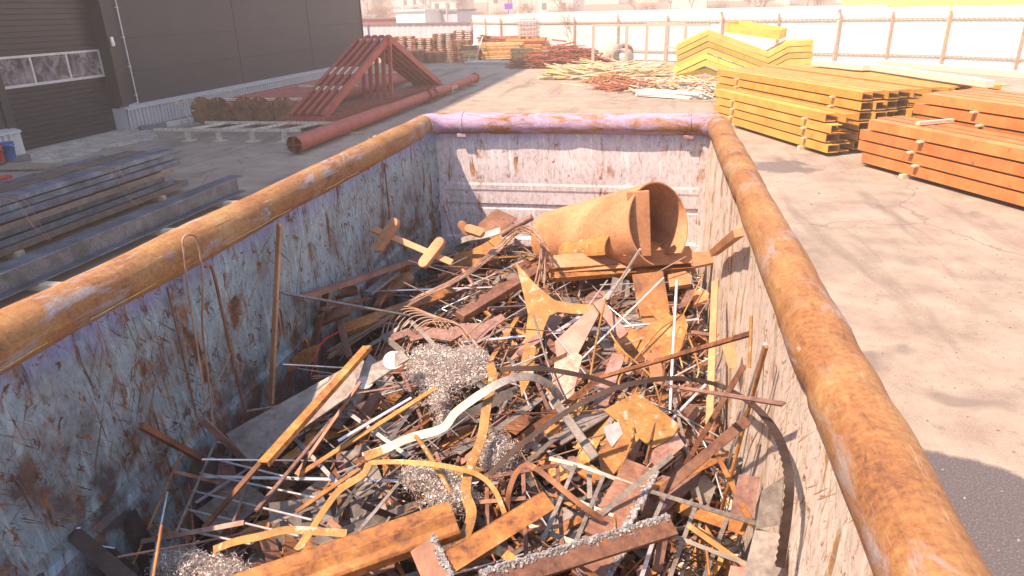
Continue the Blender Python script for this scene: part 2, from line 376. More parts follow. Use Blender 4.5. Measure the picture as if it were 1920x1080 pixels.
bucket('bucket', (-14.25, 12.76, .14), .15, .36, M['red'], 'red and white bucket cut by the left edge of the photo')
bucket('bucket', (-12.0, 10.75, 0), .15, .3, M['red'], 'red pail on the asphalt cut by the left edge')
M['board'] = plain('weathered_board', (.27,.22,.18), .85, 0, .3, 5, .4, (1, 8, 1))
b = MB(); b.poly([V((-13.9,12.35,.06)), V((-12.9,12.6,.05)), V((-13.05,13.05,.06)), V((-14.1,12.85,.10))], V((0,0,1)), .03)
tag(b.build('wooden_board', M['board']), 'warped wooden board lying on asphalt below the blue bucket', 'board')

# ---------------------------------------------------------------- dark steel beams on the left
def isect(w, h, tf, tw): return [(-w/2,0),(w/2,0),(w/2,tf),(tw/2,tf),(tw/2,h-tf),(w/2,h-tf),(w/2,h),(-w/2,h),(-w/2,h-tf),(-tw/2,h-tf),(-tw/2,tf),(-w/2,tf)]
def usect(w, h, t): return [(-w/2,0),(w/2,0),(w/2,h),(w/2-t,h),(w/2-t,t),(-w/2+t,t),(-w/2+t,h),(-w/2,h)]
M['beam'] = rust('blue_grey_rolled_steel', [(.06,.08,.115),(.125,.165,.23),(.25,.31,.41)], sc=3, metal=.5, rough=(.32,.55), spot=(.24,.12,.06), spot_t=.66, bump=.12)
M['beamb'] = rust('brownish_rolled_steel', [(.10,.085,.08),(.18,.15,.14),(.27,.23,.215)], sc=3, metal=.4, rough=(.4,.6), spot=(.30,.13,.04), spot_t=.62, bump=.12)
M['timber'] = plain('weathered_timber', (.42,.34,.25), .85, 0, .3, 6, .4, (1,1,1)); M['timberw'] = plain('pale_timber', (.62,.54,.42), .8, 0, .2, 6, .3)
b = MB(); b.prof(V((-7.28, 2.5, .10)), V((-7.22, 10.9, .10)), isect(.30,.29,.02,.014), V((0,0,1)))
tag(b.build('steel_beam', M['beam'], bev=.004), 'single long dark I beam lying nearest the container rim', 'beam')
for i, y in enumerate((3.0, 6.4, 8.6, 10.2)):
    b = MB(); b.box(-7.75, -6.7, y, y+.12, .0, .095)
    tag(b.build('timber_bearer', M['timberw'], bev=.008), ['pale timber block under the dark I beam at the left picture edge', 'pale timber block under the middle of the dark I beam', 'short timber block under the single I beam, third from near end', 'timber block under the far end of the single I beam'][i], 'timber')
for y, l in ((4.2,'near timber bearer under the stack of dark channels'), (7.4,'middle timber bearer under the stack of dark channels'), (10.4,'far timber bearer under the stack of dark channels')):
    b = MB(); b.box(-10.4, -8.4, y, y+.12, 0, .10); tag(b.build('timber_bearer', M['timber'], bev=.008), l, 'timber')
rnd = random.Random(8)
def chan(x, z, w, h, y1, mt, flip, lab=None, sh='u'):
    b = MB(); s = usect(w, h, .016) if sh == 'u' else isect(w, h, .014, .01)
    if flip: s = [(-a, h-c) for a, c in s]
    b.prof(V((x, 2.0+rnd.uniform(-.3,.3), z)), V((x+rnd.uniform(-.03,.03), y1, z+rnd.uniform(-.01,.01))), s, V((0,0,1)))
    tag(b.build('steel_channel', mt, bev=.003), lab or 'dark rolled channel within the wired stack at left', 'steel channel', 'channels in the wired stack at left')
zz = .10
for r_, (xs, y1s) in enumerate((((-8.60,-9.0,-9.38,-9.76),11.3), ((-8.66,-9.04,-9.42,-9.8),11.05), ((-8.74,-9.1,-9.46,-9.86),10.7), ((-8.64,-9.0,-9.38,-9.78),11.0), ((-8.72,-9.06,-9.44,-9.82),11.4), ((-8.80,-9.15,-9.5,-9.85),11.2))):
    for c_, x in enumerate(xs):
        chan(x, zz, .34, .085, y1s+rnd.uniform(-.12,.12), M['beamb'] if (r_+c_) % 3 == 0 else M['beam'], r_ % 2 == 0)
    zz += .098
chan(-8.82, zz+.002, .38, .07, 11.3, M['beam'], True, 'wide upturned channel on top of the wired stack, rusty at its end')
chan(-9.3, zz+.002, .38, .07, 11.15, M['beamb'], True, 'second channel on top of the wired stack toward the building')
for y in (5.2, 5.3, 7.6, 7.72, 9.4, 9.5, 9.56):
    b = MB(); dy = rnd.uniform(-.12,.12)
    ps = [(-8.37,y+.25+dy,.1),(-8.36,y+.1,.4),(-8.40,y,.75),(-8.8,y-.05,.80),(-9.5,y-.15,.79),(-10.1,y-.2,.5)]
    b.tube(spline(ps, 4), .006, 5)
    tag(b.build('binding_wire', M['wire']), 'thin rusty wire tied around the stack of dark channels', 'wire', 'wires tied around the dark channels')

# ---------------------------------------------------------------- flanged pipes, rack, trusses, long pipe
M['prim'] = plain('red_oxide_primer', (.34,.075,.055), .6, 0, .22, 4, .1, dirt=(.40,.15,.11), dt=.66)
M['primd'] = plain('dull_red_oxide', (.27,.06,.045), .6, 0, .22, 4, .1)
M['disc'] = rust('rusted_disc', [(.09,.04,.03),(.19,.09,.05),(.34,.18,.08)], sc=4, bump=.1)
fl = [(-12.95,18.5),(-12.32,18.35),(-11.62,18.55),(-11.05,18.4),(-10.38,18.5)]
def flanged(name, x, y, L, lab):
    t = thing(name, (x, y, .10), lab, 'pipe', 'flanged red pipes beside the warehouse')
    b = MB(); c = V((x, y, .46)); b.tube([c+V((0,.03,0)), c+V((.25,L,0))], .21, 24); b.build('pipe', M['prim'], t)
    b = MB(); pts = []; rr = .40
    for k in range(8):
        a0 = k*math.pi/4+math.pi/2
        for da, r_ in ((-.05, rr), (-.06, rr*.68), (.06, rr*.68), (.05, rr)): pts.append((a0+da, r_))
        for s_ in (1, 2, 3, 4): pts.append((a0+.045+s_*(math.pi/4-.09)/5, rr))
    b.poly([c+V((r_*math.cos(a), 0, r_*math.sin(a))) for a, r_ in pts], V((0,-1,0)), .03); b.build('slotted_flange', M['disc'], t)
    for dy in (.1, .6): pass
for i, (x, y) in enumerate(fl):
    flanged('flanged_pipe', x, y, 11.5 if i > 1 else 8.5, ['leftmost red pipe with a dark slotted end disc, nearest the plinth', 'red pipe with slotted end disc, second from the plinth', 'red pipe with slotted end disc, middle of the five', 'red pipe with rusty orange slotted end disc, fourth from the plinth', 'red pipe with slotted end disc, rightmost beside the trusses'][i])
for y, z, x0, x1, l in ((18.95,.68,-12.9,-10.0,'pale timber laid across the flanged pipes behind their discs'), (22.6,.68,-12.0,-9.9,'pale timber laid across the red pipes farther back'), (27.5,.68,-12.3,-9.2,'pale timber across the red pipes behind the trusses')):
    b = MB(); b.box(x0, x1, y, y+.14, z, z+.07); tag(b.build('timber_bearer', M['timberw'], bev=.008), l, 'timber')
M['rack'] = plain('worn_white_steel', (.58,.52,.44), .75, 0, .3, 14, .3, dirt=(.22,.13,.09), dt=.58)
t = thing('steel_rack', (-10.2, 16.9, 0), 'low worn white ladder shaped rack on feet before the flanged pipes', 'rack')
for y, x0, x1 in ((16.25,-12.9,-8.75), (17.45,-12.2,-8.0)):
    b = MB(); b.box(x0, x1, y-.035, y+.035, .25, .32); b.build('rail', M['rack'], t)
for x in (-11.95,-11.05,-10.1,-9.2):
    b = MB(); b.bar(V((x,16.28,.28)), V((x+.35,17.43,.28)), .07, .06); b.build('rung', M['rack'], t)
    b = MB(); b.box(x-.05, x+.05, 16.2, 16.3, .02, .25); b.box(x-.15, x+.15, 16.1, 16.4, 0, .02); b.build('foot', M['rack'], t)
b = MB()
for k in range(6):
    y = 18.9+k*.42
    b.tube(spline([(-14.0,y-.3,.62),(-13.75,y-.15,.75),(-13.45,y+.05,.78)], 4), .014, 6)
b.tube([V((-14.0,18.6,.62)), V((-13.45,21.2,.78))], .014, 6); b.tube([V((-13.55,18.7,.02)), V((-13.7,18.7,.4)), V((-13.9,18.65,.64))], .016, 6); b.tube([V((-13.5,21.2,.02)), V((-13.45,21.2,.78))], .014, 6)
tag(b.build('wire_rack', M['rack']), 'bent pale wire rack standing against the plinth by the discs', 'rack')
# five triangular trusses
def mk_truss(x, lab, first):
    t = thing('triangular_truss', (x, 22.4, .1), lab, 'truss', 'red triangular trusses standing side by side')
    A, B, T = V((x-.10, 17.95, .36)), V((x+.6, 26.7, .36)), V((x+.28, 22.45, 2.22))
    b = MB(); b.box(x-.21, x+.01, 17.75, 17.82, .12, .40); b.build('end_plate', M['prim'], t)
    q = MB(); rc = random.Random(int(x*100))
    for k in range(6): a_ = V((x-.17+.028*k, 17.748, .2+rc.uniform(0,.03))); q.bar(a_, a_+V((rc.uniform(-.02,.03), 0, rc.uniform(.05,.1))), .008, .004, V((0,-1,0)))
    q.build('chalk_mark', M['white'], t)
    for P, Q in ((A, T), (T, B)):
        b = MB(); b.bar(P, Q, .105, .21, (Q-P).cross(V((1,0,0)))); b.build('rafter', M['prim'], t)
    b = MB(); b.bar(A+V((0,-.12,-.12)), B+V((0,.2,-.12)), .13, .22); b.build('bottom_chord', M['primd'], t)
    m_ = A.lerp(B, .50); b = MB(); b.bar(m_+V((0,0,0)), T+V((.02,0,-.15)), .11, .11, V((0,1,0))); b.build('post', M['prim'], t)
    b = MB(); b.box(T.x-.125, T.x+.115, T.y-.2, T.y-.16, T.z-.26, T.z+.02); b.build('ridge_plate', M['prim'], t)
for i in range(5):
    mk_truss(-9.77+i*.235, ['red triangular truss nearest the warehouse', 'red triangular truss, second from the warehouse', 'middle one of the five red triangular trusses', 'red triangular truss, second from the long pipe', 'red triangular truss nearest the long red pipe'][i], i == 0)
for i in range(4):
    b = MB(); x = -9.37+i*.235; b.box(x-.04, x+.04, 22.1, 22.3, 2.08, 2.22)
    tag(b.build('timber_wedge', M['timberw']), 'small pale timber wedge between the peaks of the red trusses', 'wedge', 'wedges between the truss peaks')
k_ = 0
for i in range(4):
    for f in (.28, .47):
        A, T = V((-9.77+i*.235+.02, 17.95, .38)), V((-9.77+i*.235+.40, 22.45, 2.24)); p = A.lerp(T, f); q = A.lerp(T, f+(.09 if f > .4 else .04))
        b = MB(); b.bar(p, q, .07, .16); tag(b.build('timber_wedge', M['timberw']), 'pale timber strip wedged between the sloping red truss rafters', 'wedge', 'strips between the truss rafters')
for y, l in ((18.9,'timber crib under the near end of the red trusses'), (26.3,'timber crib under the far end of the red trusses')):
    t = thing('timber_crib', (-9.0, y, 0), l, 'timber crib')
    for z in (0, .095):
        for dy in ((0, .4) if z == 0 else (.05,)):
            b = MB(); b.box(-10.3+(y-18.9)*.07, -8.15+(y-18.9)*.07, y+dy, y+dy+.12, z, z+.09); b.build('beam', M['timber'], t, bev=.006)
    b = MB(); b.box(-8.3+(y-18.9)*.07, -8.1+(y-18.9)*.07, y-.1, y+.6, .19, .30); b.build('beam', M['timber'], t, bev=.006)
t = thing('long_pipe', (-8, 22, 0), 'long red primed pipe with collars lying on the open yard', 'pipe')
a, c = V((-8.06,14.6,.24)), V((-7.72,30.4,.26)); dd = (c-a).normalized()
b = MB(); L = 28
b.tube([a, a.lerp(c,.35)], .19, L, False); b.tube([a.lerp(c,.35), c], .165, L, False)
b.tube([a, a.lerp(c,.34)], .175, L, False)
b.build('tube', M['prim'], t)
for f, r_, l_ in ((.001,.2,.03), (.35,.21,.06), (.985,.215,.05)):
    b = MB(); p = a.lerp(c, f); b.tube([p, p+dd*l_], r_, L, f > .9); b.build('collar', M['prim'], t)
b = MB(); b.bar(a+V((-.2,0,0)), a+V((.2,0,0)), .14, .012, V((0,0,1))); b.bar(a+V((0,0,-.18)), a+V((0,0,.18)), .1, .012, V((1,0,0))); b.build('end_cross', M['primd'], t)
for z in (.58, .62):
    p = a.lerp(c, z); b = MB()
    pts = [V((p.x+.27*math.cos(k*math.pi/3), p.y, p.z+.27*math.sin(k*math.pi/3))) for k in range(6)]
    b.poly(pts, V((0,1,0)), .02)
    b.build('clamp_plate', M['primd'], t)
b = MB(); p = a.lerp(c, .60)
for k in range(6): b.bar(p+V((.23*math.cos(k*math.pi/3), -.34, .23*math.sin(k*math.pi/3))), p+V((.23*math.cos(k*math.pi/3), .34, .23*math.sin(k*math.pi/3))), .03, .03)
b.build('clamp_bolt', M['primd'], t)
for y, l in ((17.4,'timber chock under the near part of the long red pipe'), (29.6,'small chock under the far end of the long red pipe')):
    b = MB(); b.box(-8.3, -7.5, y, y+.1, 0, .055); tag(b.build('timber_chock', M['timber']), l, 'timber')
b = MB(); b.box(-7.0, -6.3, 16.3, 16.42, 0, .08); b.box(-6.85, -6.7, 16.3, 16.42, .08, .15)
tag(b.build('timber_offcut', M['timberw'], bev=.006), 'small timber offcut on the asphalt right of the long red pipe', 'timber')

rg = random.Random(77); q = MB()     # grit and crumbs on the yard
for i in range(2600):
    if rg.random() < .6: x, y = rg.uniform(1.2, 6), rg.uniform(2.6, 16)
    else: x, y = rg.uniform(-14, -5), rg.uniform(8, 24)
    r_ = rg.uniform(.002, .006)*(1 if rg.random() < .97 else 2); c = V((x, y, r_*.35)); e = V((rg.gauss(0,1), rg.gauss(0,1), rg.gauss(0,1))).normalized(); f_, g_, h_ = basis(e); q.cur = rg.randrange(3)
    q.obox(c, f_, g_, h_, r_*1.3, r_, r_*.7)
tag(q.build('grit', [M['concrete'], M['board'], M['kd']], loc=(0,0,0)), kind='stuff')
# ---------------------------------------------------------------- perimeter fence
M['fence'] = plain('white_corrugated_fence', (.74,.73,.72), .6, 0, .08, .8, dirt=(.6,.57,.54), dt=.62)
M['fpost'] = plain('rusty_fence_post', (.42,.29,.21), .8, 0, .3, 9)
FP = [V(p) for p in ((-13.5,52.5,0),(-10.4,48.2,0),(-7.8,46.2,0),(-2.4,43.4,0),(3.2,40.4,0),(8.5,38.2,0),(12.4,35.6,0),(16.5,31.2,0),(21,26,0),(27,18,0))]
t = thing('perimeter_fence', (3, 41, 0), 'tall white sheet fence on thin rusty posts round the yard', 'fence')
for a, b_ in zip(FP, FP[1:]):
    L = (b_-a).length; d = (b_-a).normalized(); nrm = V((-d.y, d.x, 0)); k = int(L/.2); vs = []
    for i in range(k*2+1):
        s_ = min(L, i*.1); off = .012 if (i//1) % 2 else -.012
        vs += [a+d*s_+nrm*(.06+off)+V((0,0,.05)), a+d*s_+nrm*(.06+off)+V((0,0,2.62))]
    q = MB(); q.add(vs, [(2*i, 2*i+2, 2*i+3, 2*i+1) for i in range(len(vs)//2-1)]); q.build('sheet_panel', M['fence'], t)
    for z in (.55, 2.12):
        q = MB(); q.bar(a+V((0,0,z)), b_+V((0,0,z)), .04, .05); q.build('rail', M['fpost'], t)
dist = 0
for a, b_ in zip(FP, FP[1:]):
    L = (b_-a).length; k = max(1, round(L/2.75))
    for i in range(k):
        p = a.lerp(b_, i/k); q = MB(); q.box(p.x-.045, p.x+.045, p.y-.09, p.y-.03, 0, 2.42); q.build('post', M['fpost'], t)
M['lowf'] = plain('pale_blue_container_sheet', (.50,.50,.56), .55, .1, .12, 1.5, 0, (1,1,.3)); M['lowt'] = plain('mauve_top_rail', (.20,.13,.15), .7)
t = thing('site_container', (-24, 58, 0), 'long low pale corrugated container beyond the pallet stacks', 'shipping container')
q = MB(); p0, p1 = V((-29.5,62,0)), V((-14.2,55.0,0)); d = (p1-p0).normalized(); nn = V((-d.y, d.x, 0)); L = (p1-p0).length
vs = []
for i in range(int(L/.3)+1):
    s_ = i*.3; o_ = .04 if i % 2 else 0
    vs += [p0+d*s_+nn*o_, p0+d*s_+nn*o_+V((0,0,2.0))]
q.add(vs, [(2*i, 2*i+2, 2*i+3, 2*i+1) for i in range(len(vs)//2-1)]); q.add([p0+nn*.1, p1+nn*.1, p1+nn*2.4, p0+nn*2.4]+[x+V((0,0,2.0)) for x in (p0+nn*.1, p1+nn*.1, p1+nn*2.4, p0+nn*2.4)], [(4,5,6,7),(1,2,6,5),(2,3,7,6),(0,1,5,4)])
q.build('corrugated_side', M['lowf'], t)
q = MB(); q.bar(p0+V((0,0,2.06)), p1+V((0,0,2.06)), .16, .12); q.build('top_rail', M['lowt'], t)
q = MB(); q.bar(p1+V((.05,-.03,0)), p1+V((.05,-.03,2.1)), .12, .12); q.bar(p0+V((5,-2.35,0)), p0+V((5,-2.35,2.0)), .1, .1); q.build('corner_post', plain('blue_trim', (.18,.16,.45), .6), t)

# ---------------------------------------------------------------- pallets and scrap at the far end
M['pal'] = plain('pallet_wood', (.42,.22,.13), .9, 0, .35, 9, .3, dirt=(.22,.13,.09), dt=.55)
M['palo'] = plain('orange_timber', (.60,.30,.10), .85, 0, .3, 9, .3); M['paly'] = plain('yellow_timber', (.68,.50,.24), .85, 0, .25, 9, .3)
def pallet_mesh():
    q = MB()
    for y in (-.36, 0, .36):
        q.box(-.6, .6, y-.05, y+.05, 0, .02)
        for x in (-.55, 0, .55): q.box(x-.05, x+.05, y-.05, y+.05, .02, .10)
    for x in (-.5,-.3,-.1,.1,.3,.5): q.box(x-.06, x+.06, -.4, .4, .10, .122)
    return q
pal0 = pallet_mesh().build('pallet', M['pal'], loc=(0,0,0)); first = True
def pallets(x, y, k, rz, lab, grp, mt=None):
    global first
    for i in range(k):
        o = pal0 if first else copy_tree(pal0); first = False
        o.location = (x+rnd.uniform(-.05,.05), y+rnd.uniform(-.05,.05), i*.128); o.rotation_euler.z = rz+rnd.uniform(-.06,.06)
        tag(o, lab, 'pallet', grp)
for x, y, k, rz, w_ in ((-15.9,44.6,12,.1,'leftmost tall'), (-14.6,44.3,11,.05,'second tall'), (-13.3,44.4,13,0,'third tall'), (-12.3,45.6,14,.2,'rear'), (-14.9,43.2,6,.1,'low front left'), (-13.7,43.3,5,0,'low front middle'), (-12.0,43.9,10,.0,'right hand')):
    pallets(x, y, k, rz, 'worn pallet in the %s stack beyond the trusses' % w_, w_+' pallet stack')
def lumber(name, c, L, W, H, rz, mt, lab, cat, jit=.04, sec=(.05,.15), fan=.02, n_=None):
    q = MB(); rr = random.Random(hash(lab) % 1 + len(lab)*7+int(abs(c[0])*100)); cz = 0
    ux = V((math.cos(rz), math.sin(rz), 0)); uy = V((-math.sin(rz), math.cos(rz), 0)); mats = mt if isinstance(mt, list) else [mt]
    while cz < H:
        x = -W/2
        while x < W/2:
            w_ = rr.uniform(*sec)*1.0; a = rr.uniform(-fan, fan); dv = (ux*math.cos(a)+uy*math.sin(a))
            cc = V(c)+uy*(x+w_/2)+ux*rr.uniform(-jit,jit)*3+V((0,0,cz+sec[0]/2)); l_ = L*rr.uniform(.86,1.03)
            q.cur = rr.randrange(len(mats)); q.bar(cc-dv*l_/2+V((0,0,rr.uniform(-.01,.01))), cc+dv*l_/2+V((0,0,rr.uniform(-.01,.01))), w_*.93, sec[0]*.9)
            x += w_
        cz += sec[0]
    return tag(q.build(name, mats), lab, cat)
lumber('timber_stack', (-11.2,42.9,0), .9, .8, .95, .1, [M['paly'],M['pal']], 'small yellow timber stack right of the pallets', 'timber stack', .02, (.09,.2))
lumber('timber_stack', (-9.4,44.2,.12), 2.6, 1.1, .95, 0, [M['paly'],M['paly'],M['palo']], 'yellow timber boards stacked beside the tote stack', 'timber stack', .06, (.08,.2))
lumber('timber_stack', (-7.7,42.6,0), 1.7, .9, .75, .1, [M['paly'],M['palo']], 'low stack of yellow boards before the liquid tote', 'timber stack', .04, (.1,.2))
lumber('box_stack', (-8.0,44.8,0), 2.4, 1.2, 1.15, 0, [M['palo'],M['primd']], 'reddish crate boards carrying the liquid tote', 'crate stack', .05, (.16,.4))
lumber('formwork_stack', (-9.7,45.4,0), 2.8, 1.0, 1.35, 0, [M['primd'],M['pal']], 'red brown formwork beams behind the yellow boards', 'timber stack', .06, (.14,.3))
q = MB(); q.bar(V((-11.2,42.2,0)), V((-11.0,43.6,1.45)), .04, .03); q.bar(V((-10.75,42.2,0)), V((-10.55,43.6,1.45)), .04, .03)
for k in range(9): a = V((-11.2,42.2,0)).lerp(V((-11.0,43.6,1.45)), .08+k*.1); q.bar(a, a+V((.45,0,0)), .03, .02)
tag(q.build('ladder', M['fence']), 'pale ladder leaning on the reinforcement cages', 'ladder')
M['redst'] = plain('red_brown_steel_scrap', (.33,.09,.05), .8, 0, .35, 6)
def tangle(name, c, L, W, H, k, mt, lab, r=.012, lmin=.6, lmax=1.8, kind=None, rz0=0, spread=.6):
    q = MB(); rr = random.Random(int(abs(c[0]*31+c[1]*17))+k); mats = mt if isinstance(mt, list) else [mt]
    for i in range(k):
        u, v_ = rr.uniform(-1,1), rr.uniform(-1,1); hh = H*max(.05, 1-u*u*.8)*max(.1, 1-v_*v_*.6)
        p = V(c)+V((math.cos(rz0)*u*L/2-math.sin(rz0)*v_*W/2, math.sin(rz0)*u*L/2+math.cos(rz0)*v_*W/2, rr.uniform(.02, hh)))
        a = rz0+rr.gauss(0, spread); l_ = rr.uniform(lmin, lmax)/2; e = rr.gauss(0, .12)
        d = V((math.cos(a)*math.cos(e), math.sin(a)*math.cos(e), math.sin(e)))*l_
        if p.z-abs(d.z) < .01: p.z = abs(d.z)+.02
        q.cur = rr.randrange(len(mats)); q.bar(p-d, p+d, r*rr.uniform(1.5,5), r*rr.uniform(1,2.2), V((rr.uniform(-.4,.4), rr.uniform(-.4,.4), 1)))
    return tag(q.build(name, mats), lab, cat='scrap pile' if kind is None else None, kind=kind)
tangle('steel_scrap_pile', (-10.4,45.0,0), 1.6, 1.4, 1.7, 260, [M['redst'],M['rustd']], 'dark red steel offcuts heaped behind the ladder', .03, .5, 1.4, spread=1.2)
tangle('steel_scrap_pile', (-4.9,38.8,0), 4.6, 2.2, 1.15, 700, [M['redst'],M['rustd'],M['redst']], 'wide heap of dark red rods before the fence', .016, .8, 2.2, rz0=-.2, spread=.3)
tangle('sheet_scrap_pile', (-5.6,41.6,0), 2.6, 1.6, 1.5, 60, [M['kw'],M['redst'],M['prim']], 'leaning pale sheets and bars behind the red rod heap', .05, .8, 2.0, rz0=-.5, spread=.4)
tangle('lath_pile', (-2.3,32.4,0), 3.6, 1.7, .62, 520, [M['timberw'],M['paly'],M['timberw']], 'wide flat heap of pale timber laths on the yard', .02, 1.6, 3.0, rz0=-.12, spread=.10)
tangle('brush_pile', (-1.9,31.4,0), 3.0, .8, .35, 420, [M['palo'],M['pal']], 'brown brush of lath ends in front of the pale laths', .012, .2, .6, rz0=.9, spread=.8)
tangle('debris_pile', (1.0,27.2,0), 3.4, 2.6, .5, 420, [M['timberw'],M['paly'],M['pal'],M['kw']], 'scattered broken timber and laths below the bent beams', .02, .3, 1.6, rz0=-.5, spread=.9)
tangle('debris_pile', (-.9,27.9,0), 1.9, 1.5, .22, 140, [M['pal'],M['redst']], 'thin brown sticks spread at the left of the debris', .012, .8, 2.0, rz0=-.4, spread=.25)
lumber('sheet_bundle', (.45,25.2,.03), 2.5, .62, .18, -.55, M['fence'], 'white plastic strips bundled flat in front of the debris', 'strip bundle', .05, (.05,.09), .03)
lumber('sheet_bundle', (-9.9,41.6,.0), 2.2, .9, .16, -.1, [M['kw'],M['fence']], 'pale strips on the ground before the yellow boards', 'strip bundle', .08, (.06,.12), .05)
lumber('sheet_bundle', (-7.9,41.2,.0), 2.0, .6, .10, -.1, [M['kw'],M['palo']], 'flat scattered pale strips below the low yellow stack', 'strip bundle', .1, (.05,.12), .1)
b = MB(); b.bar(V((-3.9,29.9,.03)), V((-2.8,28.9,.03)), .09, .04); tag(b.build('timber_plank', M['timberw']), 'single pale plank lying left of the lath heap', 'plank')
b = MB(); b.bar(V((.6,24.3,.03)), V((2.0,24.1,.03)), .12, .05); tag(b.build('timber_plank', M['timber']), 'single brown plank in front of the white strips', 'plank')
# liquid tote
t = thing('liquid_tote', (-7.9,44.8,1.2), 'white plastic liquid tote in a wire cage on the crates', 'tote')
q = MB(); q.box(-8.46,-7.34,44.3,45.3,1.36,2.30); q.build('tank', plain('milky_plastic', (.66,.58,.60), .4), t, bev=.05)
q = MB()
for k in range(7):
    x = -8.5+k*.2; q.tube([V((x,44.26,1.34)), V((x,44.26,2.36))], .012, 5); q.tube([V((x,45.34,1.34)), V((x,45.34,2.36))], .012, 5)
for k in range(5):
    z = 1.36+k*.25; q.tube([V((-8.5,44.26,z)), V((-7.3,44.26,z)), V((-7.3,45.34,z)), V((-8.5,45.34,z)), V((-8.5,44.26,z))], .012, 5)
q.build('cage', M['fpost'], t)
q = MB(); q.box(-8.5,-7.3,44.25,45.35,1.22,1.26)
for x in (-8.4,-7.9,-7.4): q.box(x-.06, x+.06, 44.25, 45.35, 1.26, 1.34)
q.build('base', M['palo'], t)
# concrete rings
M['ring'] = plain('pale_concrete_ring', (.52,.47,.42), .9, 0, .15, 4, .3)
def ring(c, ax, r, L, lab, r2=None, th=.07):
    ax = V(ax).normalized(); q = MB(); a = ax.orthogonal().normalized(); b_ = ax.cross(a); n_ = 28; r2 = r2 or r
    prs = [(r, 0), (r2, L), (r2-th, L), (r-th, 0), (r, 0)]
    vs = [V(c)+ax*z+(a*math.cos(6.2832*k/n_)+b_*math.sin(6.2832*k/n_))*rr for rr, z in prs for k in range(n_)]
    q.smooth = True; q.add(vs, [(i*n_+k, i*n_+(k+1) % n_, (i+1)*n_+(k+1) % n_, (i+1)*n_+k) for i in range(4) for k in range(n_)])
    q.sm = [True]*len(q.f); o = q.build('concrete_ring', M['ring']); 
    return tag(o, lab, 'concrete pipe')
ring((-1.95,37.6,.48), (.35,.9,0), .46, .8, 'pale concrete ring lying on its side by the white frame')
ring((-2.75,38.6,.35), (.35,.1,.9), .42, .95, 'pale concrete funnel standing tilted behind the ring', .62)
b = MB(); b.tube(spline([(-2.2,39.2,.6),(-1.9,39.2,1.0),(-1.5,39.3,.9),(-1.4,39.4,.5)], 5), .12, 8); tag(b.build('bent_duct', M['redst']), 'short bent brown duct between funnel and ring', 'duct')
# white frames
M['wframe'] = plain('cream_painted_frame', (.50,.42,.36), .6, 0, .1)
t = thing('goalpost_frame', (0, 34.5, 0), 'tall open frame of cream posts before the fence', 'frame')
for x, y in ((-1.35,35.0),(.25,33.3),(-.55,36.4),(1.1,35.4),(-2.0,38.0)):
    pass
P4 = [V((-1.5,34.8,0)), V((.3,33.4,0)), V((-.6,36.6,0)), V((1.2,35.6,0)), V((-3.2,36.4,0))]
for k, p in enumerate(P4):
    q = MB(); q.box(p.x-.07, p.x+.07, p.y-.07, p.y+.07, 0, 2.08); q.build('post', M['wframe'], t)
q = MB()
for i, j in ((4,0),(0,1),(2,3)): q.bar(P4[i]+V((0,0,2.14)), P4[j]+V((0,0,2.14)), .1, .1)
q.bar(P4[1]+V((0,0,2.14)), V((2.1,32.6,2.14)), .1, .1); q.build('top_rail', M['wframe'], t)
b = MB(); b.poly([V((.2,37.2,1.05)), V((1.9,35.9,.9)), V((2.1,36.3,.9)), V((.5,37.5,1.06))], V((0,0,1)), .04); b.box(1.0,1.08,36.6,36.68,0,.93); b.box(1.85,1.93,36.0,36.08,0,.87)
tag(b.build('shelf_board', M['timber']), 'thin board table standing behind the cream frame', 'table')
b = MB(); b.box(-1.4,3.4,36.9,37.25,0,.18); tag(b.build('kerb_bank', M['paly']), 'low yellow boards lying along the foot of the fence', 'boards')
# dry bush
M['twig'] = plain('dry_twigs', (.26,.15,.10), .9, 0, .3)
def bush(x, y, h, lab):
    q = MB(); rr = random.Random(3)
    def br(p, d, l, r, dep):
        ps = [p+d*l*k/3+V((rr.gauss(0,.02), rr.gauss(0,.02), 0))*k for k in range(4)]; q.tube(ps, [r*(1-.2*k) for k in range(4)], 4)
        if dep:
            for k in range(6): e = ps[rr.choice((1,2,3))]; br(e, (d+V((rr.gauss(0,.5), rr.gauss(0,.5), rr.uniform(0,.4)))).normalized(), l*.5, r*.5, dep-1)
    br(V((x,y,0)), V((-.15,0,1)).normalized(), h*.75, .03, 3)
    return tag(q.build('dry_bush', M['twig']), lab, 'bush')
bush(-4.9, 42.6, 2.1, 'thin bare bush growing before the white fence')

# ---------------------------------------------------------------- painted beams at the right
M['och'] = rust('ochre_glare_tint', [(.44,.22,.05),(.57,.30,.06),(.62,.36,.10)], sc=2.2, spot=(.30,.15,.06), spot_t=.64, bump=.12, rough=(.45,.7), hue=.06)  # yellow-orange glare mixed into the beams' own paint colour
M['orr'] = rust('orange_glare_tint', [(.42,.14,.04),(.55,.20,.06),(.60,.27,.10)], sc=2.2, spot=(.28,.11,.05), spot_t=.64, bump=.12, rough=(.45,.7), hue=.06)  # redder glare mixed into this pile's paint colour
M['yel'] = rust('yellow_paint', [(.55,.38,.07),(.68,.49,.10),(.74,.56,.16)], sc=2.2, spot=(.45,.28,.08), spot_t=.66, bump=.08, rough=(.45,.7), hue=.12)
M['cream'] = plain('cream_sheet', (.70,.66,.56), .6, 0, .1)
SF = -1
def usec_side(w, h, t):   # channel lying on its side: web towards the aisle, open towards the back
    return [(-w/2,0),(w/2,0),(w/2,t),(-w/2+t,t),(-w/2+t,h-t),(w/2,h-t),(w/2,h),(-w/2,h)]
